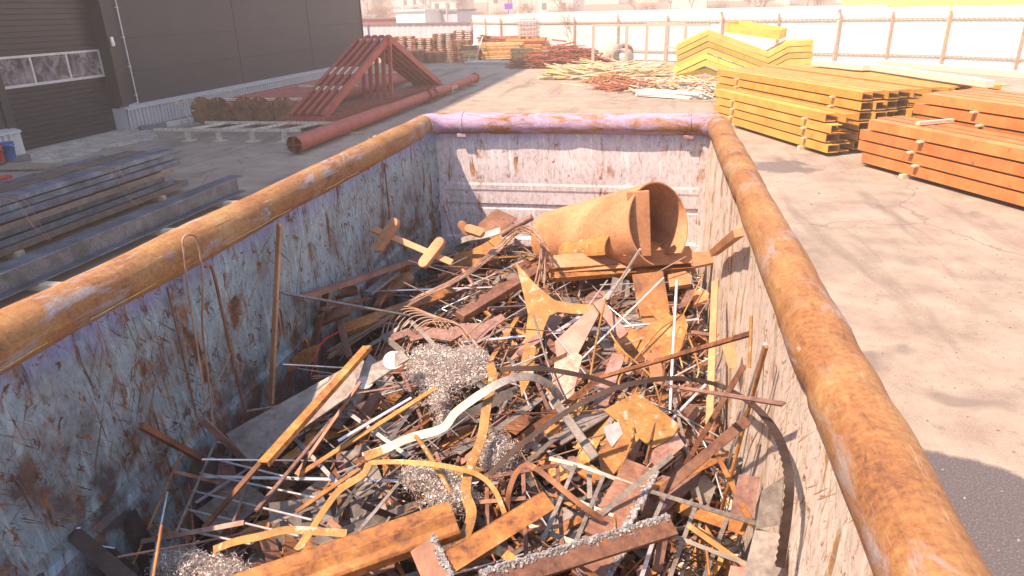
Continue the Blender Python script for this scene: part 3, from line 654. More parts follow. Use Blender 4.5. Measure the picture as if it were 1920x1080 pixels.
def beam_stack(p, d, L, cols, rows, H, lab, grp, mt, cp=.30, jit=.14, gap=.035, sgn=1):
    p = V(p); d = V(d).normalized(); e = V((d.y, -d.x, 0))*sgn; ph = (H+gap)
    for c in range(cols):
        for r_ in range(rows):
            j = rnd.uniform(-jit, jit); s_ = usec_side(.25, H, .014)
            s_ = [(x*sgn*SF, z) for x, z in s_]
            q = MB(); a = p+e*(c*cp+.125)+V((0,0,.08+r_*ph))
            # prof side vector = n x axis
            q.prof(a+d*(j), a+d*(L+j), s_, V((0,0,1)))
            q.prof(a+d*(j+.9)+V((0,0,.014)), a+d*(j+.91)+V((0,0,.014)), [(-.11,0),(.11,0),(.11,H-.03),(-.11,H-.03)], V((0,0,1)))
            tag(q.build('channel_beam', mt), lab, 'beam', grp)
    for r_ in range(rows):
        for f in (.14, .80):
            f += rnd.uniform(-.02,.02); a = p+d*(L*f)+V((0,0,.08+r_*ph-gap+.002)) if r_ else p+d*(L*f)+V((0,0,.0))
            q = MB(); q.bar(a-e*.09+V((0,0,(gap if r_ else .078)/2-.001)), a+e*(cols*cp)+V((0,0,(gap if r_ else .078)/2-.001)), .09, (gap-.005 if r_ else .076))
            tag(q.build('timber_spacer', M['timberw']), 'pale timber spacer poking out '+('under the ' if r_ == 0 else 'between layers of the ')+grp, 'spacer', 'spacers in the '+grp)
dA = V((-.377,.926,0))
beam_stack((3.46,15.28,0), dA, 5.0, 2, 4, .165, 'ochre toned channel beam in the low front row of the left pile', 'low front row of ochre beams', M['och'])
beam_stack((4.02,15.55,0)+V(()) if False else (4.08,15.62,0), dA, 6.4, 5, 6, .165, 'ochre toned channel beam in the taller row behind the front one', 'tall rear row of ochre beams', M['och'])
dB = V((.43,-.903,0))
beam_stack((3.92,14.43,0), dB, 9.5, 3, 4, .175, 'orange toned channel beam in the low row nearest the camera', 'low front row of orange beams', M['orr'], cp=.32, sgn=-1)
beam_stack((4.92,14.95,0), dB, 10.5, 5, 6, .175, 'orange toned channel beam in the tall row at the right edge', 'tall rear row of orange beams', M['orr'], cp=.32, sgn=-1)
beam_stack((5.66,16.3,0), dA, 6.6, 6, 6, .165, 'ochre toned channel beam in the hindmost row under the cream beams', 'hindmost row of ochre beams', M['och'])
b = MB(); b.bar(V((4.55,13.6,.93)), V((5.25,14.0,.93)), .09, .06, V((0,0,1))); tag(b.build('timber_offcut', M['timberw']), 'pale timber offcut lying on top of the low orange beams', 'timber')
for i, (p, q_, w_, l) in enumerate((((5.25,20.9,1.36),(6.5,15.9,1.36),.2,'long cream beam lying on the rear ochre beams, nearest'), ((4.35,21.8,1.36),(5.25,20.0,1.36),.25,'short cream beam lying on the rear beams at left'), ((6.0,21.6,1.36),(8.1,17.4,1.36),.25,'long cream beam behind, farthest on the piles'))):
    b = MB(); b.bar(V(p), V(q_), w_, .14); tag(b.build('cream_beam', M['cream'], bev=.005), l, 'beam')
    for f in ():
        c = V(p).lerp(V(q_), f); b = MB(); b.box(c.x-.1, c.x+.1, c.y-.1, c.y+.1, 0, c.z-.075); tag(b.build('prop_stand', M['timber']), 'timber prop holding up the cream beams behind the piles', 'prop', 'props under the cream beams')
# bent beams stacked like chevrons
ch = [(.72,1.42),(1.95,2.0),(4.35,1.12),(5.05,1.52),(5.95,1.56)]
for k in range(8):
    dz = -.232*k; dx = rnd.uniform(-.05,.05)
    pts = [V((x+dx, 31.2+(x*-.1), z+dz+.0)) for x, z in ch]
    if k >= 5:   # lower ones rest on the ground: the sagging corner sits at ground level
        pts = [q for q in pts if q.z > .24] ; pts = pts[:2]+[pts[1].lerp(V((ch[2][0]+dx, 31.2-.43, ch[2][1]+dz)), min(1, (pts[1].z-.24)/(ch[1][1]-ch[2][1])))] if len(pts) >= 2 else [V((.75,31.1,.24)), V((1.95,31.0,.5)), V((2.6,30.9,.26))]
    q = MB()
    for a, b_ in zip(pts, pts[1:]):
        for z0, z1, y0, y1 in ((-.20,0,0,.02), (-.016,.0,.02,1.0), (-.20,-.184,.02,.25)):
            vs = [V((c.x, c.y+y, c.z+z)) for c in (a, b_) for y in (y0, y1) for z in (z0, z1)]
            q.add(vs, [(0,1,3,2),(4,6,7,5),(0,4,5,1),(2,3,7,6),(0,2,6,4),(1,5,7,3)])
    tag(q.build('bent_beam', M['yel']), 'yellow chevron shaped beam in the zigzag stack before the fence', 'beam', 'zigzag stack of yellow bent beams')
for z, l in ((2.0,'lower yellow tray lying on the zigzag beams'), (2.17,'upper yellow tray lying on the zigzag beams')):
    q = MB(); a = [V((2.6,31.3,z-.1)), V((4.7,30.9,z-.42)), V((5.1,31.9,z-.36)), V((3.2,32.3,z-.04))]
    q.poly(a, V((.15,0,1)), .02)
    for i in range(4): p, p2 = a[i], a[(i+1) % 4]; q.add([p, p2, p2+V((0,0,.17)), p+V((0,0,.17))]+[x+V((.015,.015,0)) for x in (p, p2, p2+V((0,0,.17)), p+V((0,0,.17)))], [(0,1,2,3),(4,5,6,7),(3,2,6,7),(0,1,5,4)])
    tag(q.build('metal_tray', M['yel']), l, 'tray')

# ---------------------------------------------------------------- beyond the fence
M['hw'] = plain('pale_house_wall', (.62,.56,.52), .85, 0, .1); M['roofr'] = plain('red_brown_roof', (.30,.12,.09), .8, 0, .2); M['roofg'] = plain('grey_roof', (.26,.24,.24), .8, 0, .2)
M['win'] = plain('dark_window', (.06,.06,.07), .2); M['bldg'] = plain('pale_pink_shed', (.62,.55,.52), .7, 0, .08); M['yshed'] = plain('yellow_shed', (.72,.60,.16), .6, 0, .08)
def shed(c, L, W, H, rz, mt, rm, lab, cat='shed', gable=0, wins=0, name='shed'):
    x, y = c; z0 = hill_z(x, y); t = thing(name, (x, y, z0), lab, cat); ux = V((math.cos(rz), math.sin(rz), 0)); uy = V((-math.sin(rz), math.cos(rz), 0)); o = V((x, y, z0))
    q = MB(); q.obox(o+V((0,0,H/2-.3)), ux, uy, V((0,0,1)), L/2, W/2, H/2+.3); q.build('wall', mt, t)
    q = MB()
    if gable:
        A = [o+ux*sx*(L/2+.3)+uy*sy*(W/2+.3)+V((0,0,H-.05)) for sx, sy in ((-1,-1),(1,-1),(1,1),(-1,1))]; r0, r1 = o-ux*(L/2+.3)+V((0,0,H+gable)), o+ux*(L/2+.3)+V((0,0,H+gable))
        q.add(A+[r0, r1], [(0,1,5,4),(2,3,4,5),(0,4,3),(1,2,5),(0,1,2,3)])
    else: q.obox(o+V((0,0,H+.08)), ux, uy, V((0,0,1)), L/2+.15, W/2+.15, .09)
    q.build('roof', rm, t)
    if gable:
        q = MB(); q.obox(o+ux*L*.2+V((0,0,H+gable*.9)), ux, uy, V((0,0,1)), .3, .3, .7); q.build('chimney', M['roofg'], t)
    for k in range(wins):
        s_ = -L/2+(k+.5)*L/wins; q = MB(); q.obox(o+ux*s_-uy*(W/2+.02)+V((0,0,H*.55)), ux, uy, V((0,0,1)), .5, .03, .6); q.build('window', M['win'], t)
shed((-23.2,70), 3.6, 3, 3.0, -.35, M['fence'], M['fence'], 'white box shaped kiosk behind the low pale container', wins=0)
shed((-20.0,71.5), 2.6, 3, 2.9, -.35, M['lowf'], M['roofg'], 'pale mauve kiosk right of the white one', wins=0)
shed((-27.5,76), 11, 2, 2.3, -.35, M['primd'], M['lowt'], 'long dark red hoarding behind the low pale container')
shed((-36.5,84), 5, 3, 2.6, -.3, M['fence'], M['fence'], 'white cabin left of the dark red hoarding', 'cabin', wins=3)
shed((2.5,66), 30, 10, 2.35, -.28, M['bldg'], M['cream'], 'long pale flat roofed shed right behind the fence')
shed((38,62), 46, 12, 3.45, -.4, M['yshed'], M['cream'], 'yellow clad hall behind the fence at the right')
for i, (x, y, l_, h_, gb_, rm, mt) in enumerate(((-62,190,9,4,3,'roofr','hw'),(-48,170,8,3.5,3,'roofg','hw'),(-35,175,10,4,3.4,'roofr','hw'),(-22,150,12,4.2,3.6,'roofg','bldg'),(-14,185,8,4,3,'roofr','hw'),(-4,200,9,4,3,'roofg','hw'),(6,170,8,4,3,'roofr','hw'),(15,195,9,4,3,'roofr','hw'),(24,175,8,4,3,'roofg','hw'),(-75,215,9,4,3,'roofr','hw'),(-54,225,9,4,3,'roofg','hw'),(-30,230,9,4,3,'roofr','hw'),(-2,240,9,4,3,'roofr','hw'),(20,235,9,4,3,'roofg','bldg'),(34,215,9,4,3,'roofr','hw'),(-86,240,9,4,3,'roofr','hw'),(46,190,10,4,3,'roofr','bldg'))):
    shed((x, y), l_, 7, h_, -.3+.3*((i*7) % 5)/3, M[mt], M[rm], 'pale village house with gabled roof, number hidden among trees on the slope'.replace(', number hidden', ' standing'), 'house', gb_, 3, 'village_house')
    bpy.data.objects[-1 if False else bpy.data.objects.keys()[-1]] if False else None
for o in [o for o in COL.objects if o.name.startswith('village_house')]: o['group'] = 'houses on the far slope'
# bare trees
M['bark'] = plain('grey_brown_bark', (.17,.12,.10), .9, 0, .3); M['twigc'] = plain('reddish_bare_twigs', (.30,.17,.12), .9, 0, .35, .7); M['evg'] = plain('evergreen_needles', (.07,.09,.04), .9, 0, .4, 2)
def tree(seed, h, cw, dens, mt):
    rr = random.Random(seed); t = thing('bare_tree', (0,0,0), 'x', 'tree'); q = MB(); tips = []
    def br(p, d, l, r, dep):
        ps = [p]; 
        for k in range(3): d = (d+V((rr.gauss(0,.12), rr.gauss(0,.12), .05))).normalized(); ps.append(ps[-1]+d*l/3)
        q.tube(ps, [r, r*.85, r*.7, r*.5], 5, False)
        if dep == 0: tips.append(ps[-1]); tips.append(ps[2]); return
        for k in range(4): br(ps[rr.choice((2,3,3))], (d*.7+V((rr.gauss(0,.55), rr.gauss(0,.55), rr.uniform(0,.5)))).normalized(), l*.68, r*.5, dep-1)
    br(V((0,0,-.3)), V((0,0,1)), h*.36, h*.022, 3)
    q.build('trunk', M['bark'], t)
    q = MB()
    for p in tips:
        for k in range(dens):
            c = p+V((rr.gauss(0,cw), rr.gauss(0,cw), rr.gauss(0,cw))); d = V((rr.gauss(0,.6), rr.gauss(0,.6), rr.uniform(.1,1))).normalized(); l = rr.uniform(.3,.9)*h*.06
            sd = d.orthogonal().normalized()*h*.0035*rr.uniform(.6,1.8)
            q.add([c-sd, c+sd, c+d*l+sd*.3, c+d*l-sd*.3], [(0,1,2,3)])
    q.build('crown', mt, t); return t
protos = [tree(1, 9, .5, 9, M['twigc']), tree(2, 8, .6, 10, M['twigc']), tree(5, 7, .45, 16, M['evg'])]
rr = random.Random(12); used = set()
spots = [(-31,92),(-27,97),(-41,105),(-36,110),(-24,108),(-20,104),(-16,112),(-12,100),(-8,108),(-3,98),(2,104),(7,110),(12,101),(17,108),(-30,120),(-50,125),(-45,118),(22,112)]
spots += [(rr.uniform(-85,45), rr.uniform(135,235)) for i in range(34)]
for i, (x, y) in enumerate(spots):
    k = rr.choice((0,0,1,1,2)); nm = ('twiggy','spreading','dark evergreen')[k]
    o = protos[k] if k not in used else copy_tree(protos[k]); used.add(k)
    o.location = (x, y, hill_z(x, y)-(1.2 if y < 130 else .2)); o.rotation_euler.z = rr.uniform(0, 6); s_ = rr.uniform(.55,.8) if y < 130 else rr.uniform(.7,1.1); o.scale = (s_, s_, s_)
    zone = 'right behind the hoardings' if y < 130 else 'between the houses on the far slope'
    o['label'] = ('bare twiggy tree standing ' if k == 0 else 'broad bare tree standing ' if k == 1 else 'dark evergreen tree standing ')+zone; o['group'] = nm+' trees '+zone
M['pole'] = plain('galvanised_pole', (.52,.50,.50), .5, .2)
for i, (u, y, h, dbl) in enumerate(((758,80,7,0),(797,90,7,0),(838,60,3.6,0),(956,90,8,0),(975,110,8,0),(1007,92,4.9,1))):
    r_ = ray(u, 20); x = r_.x/r_.y*y; t = thing('street_lamp', (x, y, 0), ['tall pale lamp post above the dark hoarding, nearest the warehouse', 'tall lamp post between white kiosk and warehouse', 'short pale pole at the end of the low container', 'tall slim lamp post left of the twin lamp', 'slim far lamp post just left of the twin lamp', 'twin armed street lamp rising above the fence'][i], 'lamp post')
    q = MB(); q.tube([V((x,y,0)), V((x,y,h))], [.09,.05], 8); q.build('pole', M['pole'], t)
    for s_ in ((-1, 1) if dbl else (1,)):
        q = MB(); q.tube(spline([(x,y,h-.05),(x+.5*s_,y,h+.2),(x+1.3*s_,y,h+.25)], 4), .04, 6); q.box(x+1.2*s_-.3, x+1.2*s_+.3, y-.12, y+.12, h+.18, h+.3); q.build('lamp_head', M['pole'], t)
b = MB(); b.box(-13.0,-12.3,62,62.05,2.95,3.4); b.box(-12.7,-12.62,62.05,62.12,0,3.1); tag(b.build('road_sign', [plain('violet_blue_sign', (.22,.10,.55), .5)]), 'small violet blue road sign above the fence', 'sign')
# ---------------------------------------------------------------- the scrap container
def mat_paint(name, base, base2, rust_amt=.5, grime=.5, rim=True, rcs=((.06,.028,.018),(.19,.075,.03),(.36,.17,.06))):
    m, nt, bs = newmat(name); N = NT(nt)
    tc = N.n('TexCoord'); sp = N.n('SeparateXYZ'); N.l(tc.outputs['Object'], sp.inputs[0])
    h = N.math('ADD', sp.outputs['X'], sp.outputs['Y']); z = sp.outputs['Z']
    def vec(ang, sh, sv, off=0):
        cb = N.n('CombineXYZ'); a, b = math.cos(ang), math.sin(ang)
        u = N.math('ADD', N.math('MULTIPLY', h, a), N.math('MULTIPLY', z, b)); w_ = N.math('ADD', N.math('MULTIPLY', h, -b), N.math('MULTIPLY', z, a))
        N.l(N.math('MULTIPLY', u, sh), cb.inputs[0]); N.l(N.math('MULTIPLY', w_, sv), cb.inputs[1]); cb.inputs[2].default_value = off; return cb.outputs[0]
    big = N.noise(vec(0, 1, 1, 3), 1.6, 5, .6, .4); mid = N.noise(vec(0, 1, .7, 5), 7, 6, .65, .3); fine = N.noise(vec(0, 1, .5, 8), 38, 5, .7)
    col = N.mix(N.ramp(mid, [(.35, 0), (.65, 1)]), base, base2)
    col = N.mix(N.ramp(fine, [(.42, .45), (.5, 0)]), col, tuple(x*.55 for x in base))
    # rubbed vertical wear and pale scuffs
    wear = N.noise(vec(.06, 30, 2.2, 1), 1, 5, .7, .6)
    col = N.mix(N.ramp(wear, [(.55, 0), (.62, .5)]), col, tuple(min(1, x*1.35) for x in base2))
    # grime
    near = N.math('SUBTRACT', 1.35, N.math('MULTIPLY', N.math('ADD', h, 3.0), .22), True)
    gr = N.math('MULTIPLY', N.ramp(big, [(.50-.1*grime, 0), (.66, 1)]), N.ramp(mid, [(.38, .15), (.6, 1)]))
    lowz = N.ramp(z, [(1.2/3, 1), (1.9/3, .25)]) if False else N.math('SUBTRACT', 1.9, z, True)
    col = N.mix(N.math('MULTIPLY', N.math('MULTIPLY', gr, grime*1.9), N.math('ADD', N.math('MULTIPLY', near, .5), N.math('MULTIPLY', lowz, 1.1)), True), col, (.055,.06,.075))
    # rust: streaks running down, chips, scratches at three angles
    st = N.noise(vec(0, 7, .8, 11), 1, 6, .7, .5)
    stm = N.math('MULTIPLY', N.ramp(st, [(.62-.10*rust_amt, 0), (.66-.08*rust_amt, 1)]), N.ramp(mid, [(.46, 0), (.56, 1)]))
    chips = N.ramp(N.noise(vec(.2, 1, .8, 21), 16, 7, .72, .8), [(.655-.06*rust_amt, 0), (.675-.06*rust_amt, 1)])
    mask = N.math('MAXIMUM', stm, chips)
    for k, (ang, a, b, t_) in enumerate(((.15, 26, 2.2, .66), (-.5, 30, 1.8, .675), (.75, 34, 2.4, .68), (-1.1, 44, 3, .69), (.02, 60, 5, .68), (.35, 70, 7, .685))):
        s_ = N.ramp(N.noise(vec(ang, a*2.6, b*2.0, 31+k*7), 1, 6, .68, .5), [(t_-.05*rust_amt-.02, 0), (t_-.05*rust_amt, 1)])
        s_ = N.math('MULTIPLY', s_, N.ramp(N.noise(vec(0, 1, 1, 51+k), 2.2, 3), [(.44, 0), (.56, 1)])); mask = N.math('MAXIMUM', mask, s_)
    rc = N.ramp(N.noise(vec(0, 1, 1, 77), 14, 5, .7), [(.35, rcs[0]), (.5, rcs[1]), (.65, rcs[2])])
    halo = N.math('MULTIPLY', N.ramp(st, [(.54-.08*rust_amt, 0), (.66, .45)]), N.ramp(mid, [(.42, 0), (.6, 1)]))
    col = N.mix(halo, col, (.30,.18,.10)); col = N.mix(mask, col, rc)
    if rim:   # noise-edged violet blue band mixed in under the tube
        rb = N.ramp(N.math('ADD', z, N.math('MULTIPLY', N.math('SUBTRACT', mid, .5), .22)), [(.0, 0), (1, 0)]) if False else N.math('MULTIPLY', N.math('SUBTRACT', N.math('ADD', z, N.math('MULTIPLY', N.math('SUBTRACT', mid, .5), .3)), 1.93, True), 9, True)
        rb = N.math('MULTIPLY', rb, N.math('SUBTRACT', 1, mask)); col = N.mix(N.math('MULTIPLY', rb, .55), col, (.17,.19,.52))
    N.l(col, bs.inputs['Base Color']); N.l(N.ramp(mask, [(0, .5), (1, .85)]), bs.inputs['Roughness'])
    hgt = N.math('ADD', N.math('MULTIPLY', mask, -.5), N.math('ADD', N.math('MULTIPLY', fine, .2), N.math('MULTIPLY', big, 1.2)))
    N.bump(bs, hgt, .45, .012); return m
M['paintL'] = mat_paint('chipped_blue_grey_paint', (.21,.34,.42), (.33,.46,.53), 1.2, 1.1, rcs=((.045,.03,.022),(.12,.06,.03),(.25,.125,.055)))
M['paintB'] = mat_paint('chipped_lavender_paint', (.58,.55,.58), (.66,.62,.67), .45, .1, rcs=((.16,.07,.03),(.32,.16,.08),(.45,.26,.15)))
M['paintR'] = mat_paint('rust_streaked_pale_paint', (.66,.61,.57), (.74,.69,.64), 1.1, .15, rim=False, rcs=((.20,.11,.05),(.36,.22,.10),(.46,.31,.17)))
def mat_rail(name, paint_amt, paint, axis):
    m, nt, bs = newmat(name); N = NT(nt); v = N.co(rnd=False)
    n1 = N.noise(v, 3.2, 9, .68, .3); n2 = N.noise(v, 60, 6, .7); n3 = N.noise(v, 220, 3, .6)
    ax_ = (5, 1.6, 5) if axis == 'y' else (1.6, 5, 5); hi_ = (46, 5, 46) if axis == 'y' else (5, 46, 46)
    lng = N.noise(N.co(hi_, rnd=False), 1, 6, .7, .4); pat = N.noise(N.co(ax_, rnd=False), 1.7, 10, .74, .5)
    f = N.math('ADD', N.math('MULTIPLY', n1, .45), N.math('ADD', N.math('MULTIPLY', n2, .35), N.math('MULTIPLY', lng, .2)))
    col = N.ramp(f, [(.38, (.12,.055,.03)), (.46, (.25,.115,.045)), (.52, (.30,.16,.065)), (.58, (.36,.22,.09)), (.66, (.38,.29,.18))])
    col = N.mix(N.ramp(pat, [(.62-.20*paint_amt, 0), (.68-.14*paint_amt, .8)]), col, N.mix(N.ramp(n2, [(.4, 0), (.6, 1)]), paint, tuple(x*.7 for x in paint)))
    col = N.mix(N.ramp(lng, [(.64, 0), (.70, .6)]), col, (.45,.42,.38)); col = N.mix(N.ramp(lng, [(.31, .7), (.37, 0)]), col, (.07,.04,.03))
    col = N.mix(N.ramp(N.noise(v, 2.3, 6, .65, .8), [(.66, 0), (.73, .8)]), col, (.06,.04,.032))
    N.l(col, bs.inputs['Base Color']); N.l(N.ramp(n2, [(.35, .72), (.65, .95)]), bs.inputs['Roughness'])
    N.bump(bs, N.math('ADD', N.math('MULTIPLY', n2, .5), N.math('ADD', N.math('MULTIPLY', n3, .3), N.math('MULTIPLY', pat, .9))), .6, .007); return m
M['railL'] = mat_rail('rusted_tube', .45, (.34,.34,.38), 'y'); M['railB'] = mat_rail('rust_and_lavender_tube', .95, (.48,.39,.64), 'x'); M['railR'] = mat_rail('rust_and_grey_tube', .42, (.34,.32,.35), 'y')
XL, XR, YB, ZR = -1.914, .490, 5.83, 2.10
sc_t = thing('scrap_container', (-.7, 2.5, 0), 'open rust stained scrap container with thick tube rim, full of metal', 'scrap container')
def wallsheet(name, mt, p0, p1, z0, z1, nin, ribs, bulge=.012, dv=.045):
    # p0 to p1 along the wall, nin = inward normal; ribs = [(z, half height, depth)]
    L = (p1-p0).length; d = (p1-p0).normalized(); nu = int(L/dv); zsx = set([z0, z1])
    z = z0
    while z < z1: zsx.add(round(z, 3)); z += .05
    for rz_, hh, dp in ribs: zsx |= {rz_-hh-.02, rz_-hh, rz_+hh, rz_+hh+.02}
    zz = sorted(q for q in zsx if z0 <= q <= z1); vs = []
    for z in zz:
        for i in range(nu+1):
            p = p0+d*(L*i/nu); e = sum(dp for rz_, hh, dp in ribs if rz_-hh-.001 <= z <= rz_+hh+.001)
            e += bulge*noise.noise(V((p.x*1.3, p.y*1.3, z*1.8)))+.5*bulge*noise.noise(V((p.x*5, p.y*5, z*5)))
            vs.append(V((p.x, p.y, z))+nin*e)
    q = MB(); q.add(vs, [(j*(nu+1)+i, j*(nu+1)+i+1, (j+1)*(nu+1)+i+1, (j+1)*(nu+1)+i) for j in range(len(zz)-1) for i in range(nu)])
    q.sm = [not any(rz_-hh-.03 <= zz[j] <= rz_+hh+.021 for rz_, hh, dp in ribs) for j in range(len(zz)-1) for i in range(nu)]
    nb = len(q.v); q.smooth = False
    o = -nin*.03   # plain outer skin
    q.add([p0+o+V((0,0,z0)), p1+o+V((0,0,z0)), p1+o+V((0,0,z1)), p0+o+V((0,0,z1))], [(0,1,2,3)])
    return q.build(name, mt, sc_t)
iL, iR = XL+.055, XR-.05
_o = sc_t['_o']; 
def reloc(o):   # keep the paint's texture space in world metres
    return o
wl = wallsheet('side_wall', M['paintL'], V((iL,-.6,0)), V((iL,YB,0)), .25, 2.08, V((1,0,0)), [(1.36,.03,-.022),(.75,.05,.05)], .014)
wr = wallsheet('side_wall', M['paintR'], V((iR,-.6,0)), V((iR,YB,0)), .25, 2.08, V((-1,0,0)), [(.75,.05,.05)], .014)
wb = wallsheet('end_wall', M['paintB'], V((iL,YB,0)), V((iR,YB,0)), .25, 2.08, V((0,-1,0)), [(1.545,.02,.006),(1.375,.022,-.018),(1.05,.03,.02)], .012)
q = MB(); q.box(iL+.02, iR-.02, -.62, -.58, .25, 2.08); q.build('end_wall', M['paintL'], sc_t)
q = MB(); q.box(iL, iR, -.6, YB, .22, .25); q.build('floor', M['rustd'], sc_t)
q = MB()
for y in [-.4+i*.7 for i in range(10)]: q.box(XL-.10, XL+.02, y-.04, y+.04, .25, 2.0); q.box(XR-.02, XR+.10, y-.04, y+.04, .25, 2.0)
for x in (XL-.02, XR-.1): q.box(x, x+.12, -.6, YB, .08, .245)
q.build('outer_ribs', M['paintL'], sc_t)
q = MB()
for x in (-1.5, 0.05):
    for y in (.2, 5.2): q.tube([V((x-.1,y,.09)), V((x+.1,y,.09))], .09, 16)
q.build('roller', M['dark'], sc_t)
# weld seams on the inside walls
q = MB(); q.tube([V((iL+.016, 4.55+.01*noise.noise(V((0,0,z*9))), z)) for z in [1.42+.06*i for i in range(11)]], .005, 5)
q.build('weld_seam', M['rustd'], sc_t); q = MB(); q.tube([V((iL+.016, 2.2, z)) for z in [1.42+.1*i for i in range(7)]], .004, 5); q.build('weld_seam', M['rustd'], sc_t)
def railtube(name, ps, r, mt, n=40, seg=.03, dent=.005, seed=0, caps=True):
    out = []
    for a, b in zip(ps, ps[1:]):
        k = max(2, int((b-a).length/seg)); out += [a.lerp(b, i/k) for i in range(k)]
    out.append(ps[-1]); q = MB(); vs = []; up = None
    for i, p in enumerate(out):
        t = (out[min(i+1, len(out)-1)]-out[max(0, i-1)]).normalized(); sd = t.cross(V((0,0,1))).normalized(); up = sd.cross(t)
        for k in range(n):
            a = 6.28318*k/n; dr = up*math.cos(a)+sd*math.sin(a); w_ = p+dr*r
            rr_ = r+dent*noise.noise(w_*2.2+V((seed,0,0)))*1.6+dent*.35*noise.noise(w_*11)
            dn = noise.noise(w_*3.1+V((seed+9,0,0)))
            if dn > .38: rr_ -= (dn-.38)*.06
            vs.append(p+dr*rr_)
    q.smooth = True; q.add(vs, [(i*n+k, i*n+(k+1) % n, (i+1)*n+(k+1) % n, (i+1)*n+k) for i in range(len(out)-1) for k in range(n)])
    if caps: q.smooth = False; q.add(vs[:n], [list(range(n))[::-1]]); q.add(vs[-n:], [list(range(n))])
    return q.build(name, mt, sc_t)
cr = .16
def arc(cx, cy, a0, a1, k=7): return [V((cx+cr*math.cos(a), cy+cr*math.sin(a), ZR)) for a in [a0+(a1-a0)*i/k for i in range(k+1)]]
railtube('rim_tube', [V((XL,-.7,ZR)), V((XL,YB-cr,ZR))], .088, M['railL'], seed=1)
railtube('rim_tube', [V((XR,-.7,ZR)), V((XR,YB-cr,ZR))], .088, M['railR'], seed=4, dent=.006)
railtube('rim_corner', [V((XL,YB-cr,ZR))]+arc(XL+cr, YB-cr, math.pi, math.pi/2)[1:], .086, M['railB'], dent=.003, seg=.02)
railtube('rim_corner', arc(XR-cr, YB-cr, math.pi/2, 0), .086, M['railB'], dent=.003, seg=.02)
railtube('rim_tube', [V((XL+cr,YB,ZR)), V((XR-cr,YB,ZR))], .086, M['railB'], seed=7, dent=.004)
for x in (XL+.30, XR-.22):
    q = MB(); q.tube([V((x-.012,YB,ZR)), V((x+.012,YB,ZR))], .096, 32); q.build('rim_band', M['railB'], sc_t)
    q = MB(); q.box(x-.04, x+.04, YB-.07, YB-.05, ZR-.11, ZR-.078); q.build('rim_lug', M['railB'], sc_t, bev=.004)
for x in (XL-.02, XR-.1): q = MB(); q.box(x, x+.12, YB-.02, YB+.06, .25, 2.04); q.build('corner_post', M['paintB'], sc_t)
M['weld'] = plain('pale_weld_line', (.46,.30,.12), .7, .1, .3, 40)
for y0, y1 in ((.9, 1.65), (1.8, 2.15), (2.35, 2.5), (2.6, 3.2), (3.6, 4.1)):
    q = MB(); k = int((y1-y0)/.03); a = -.42
    q.tube([V((XL+.0885*math.cos(a)+.001, y0+i*.03, ZR+.0885*math.sin(a)+.10+.004*noise.noise(V((0,y0+i*.2,0)))))-V((0,0,.10)) for i in range(k+1)], .003, 5); q.build('weld_line', M['weld'], sc_t)

# ---------------------------------------------------------------- filler scrap: buried mass, then individual pieces
def surf_pt(rr, z0, z1, m_=.1):
    x, y = rr.uniform(iL+m_, iR-m_), rr.uniform(.9, YB-.12)
    return V((x, y, pile_z(x, y)+rr.uniform(z0, z1)))
def clampin(p, m_=.02):
    p.x = max(iL+m_+.02, min(iR-m_-.02, p.x)); p.y = max(-.4, min(YB-m_-.04, p.y)); return p
q = MB(); rr = random.Random(5); nxs, nys = 60, 110
q.add([V((iL+.03+(iR-iL-.06)*i/nxs, -.55+(YB+.5)*j/nys, pile_z(iL+(iR-iL)*i/nxs, -.5+(YB+.5)*j/nys)-.27+.09*noise.noise(V((i*.25, j*.25, 0))))) for j in range(nys+1) for i in range(nxs+1)],
      [(j*(nxs+1)+i, j*(nxs+1)+i+1, (j+1)*(nxs+1)+i+1, (j+1)*(nxs+1)+i) for j in range(nys) for i in range(nxs)])
for i in range(5200):
    q.cur = rr.choice((0,0,1,1,2,3,3,4,5)); p = surf_pt(rr, -.30, -.06, .06); a = rr.uniform(0, 6.28) if rr.random() < .5 else rr.choice((.6, 2.2, 1.2))+rr.gauss(0,.25); e = rr.gauss(0,.35)
    l_ = rr.uniform(.04, .22); d = V((math.cos(a)*math.cos(e), math.sin(a)*math.cos(e), math.sin(e)))*l_
    A, B = clampin(p-d), clampin(p+d)
    if (A-B).length < .03: continue
    t_ = rr.random(); nn = V((rr.gauss(0,.8), rr.gauss(0,.8), 1))
    if t_ < .55: q.bar(A, B, rr.uniform(.008,.03), rr.uniform(.002,.006), nn)
    elif t_ < .85: q.bar(A, B, rr.uniform(.004,.009), rr.uniform(.004,.009), nn)
    else: q.bar(A, A.lerp(B, .6), rr.uniform(.05,.11), .004, nn)
tag(q.build('buried_scrap', [M['rustd'], M['brown'], M['mauve'], M['dark'], M['grey'], M['rust']], loc=(-.7, 2.5, .9)), kind='stuff')
FILL = {}
def filler(kind, k, seed, fn, labs, cat, mats, zr=(-.16, -.01)):
    rr = random.Random(seed)
    for i in range(k):
        p = surf_pt(rr, *zr); a = rr.choice((.75, .75, 2.3, 1.3, rr.uniform(0, 3.14)))+rr.gauss(0,.22); e = rr.gauss(0,.16)
        mk = rr.choice(mats); q = MB(); d = V((math.cos(a)*math.cos(e), math.sin(a)*math.cos(e), math.sin(e)))
        if not fn(q, p, d, rr): continue
        if not q.v: continue
        nm = M[mk].name.replace('_', ' ')
        tag(q.build(kind, M[mk]), labs[mk], cat, cat+'s: '+labs[mk])
def two(p, d, l_): return clampin(p-d*l_/2), clampin(p+d*l_/2)
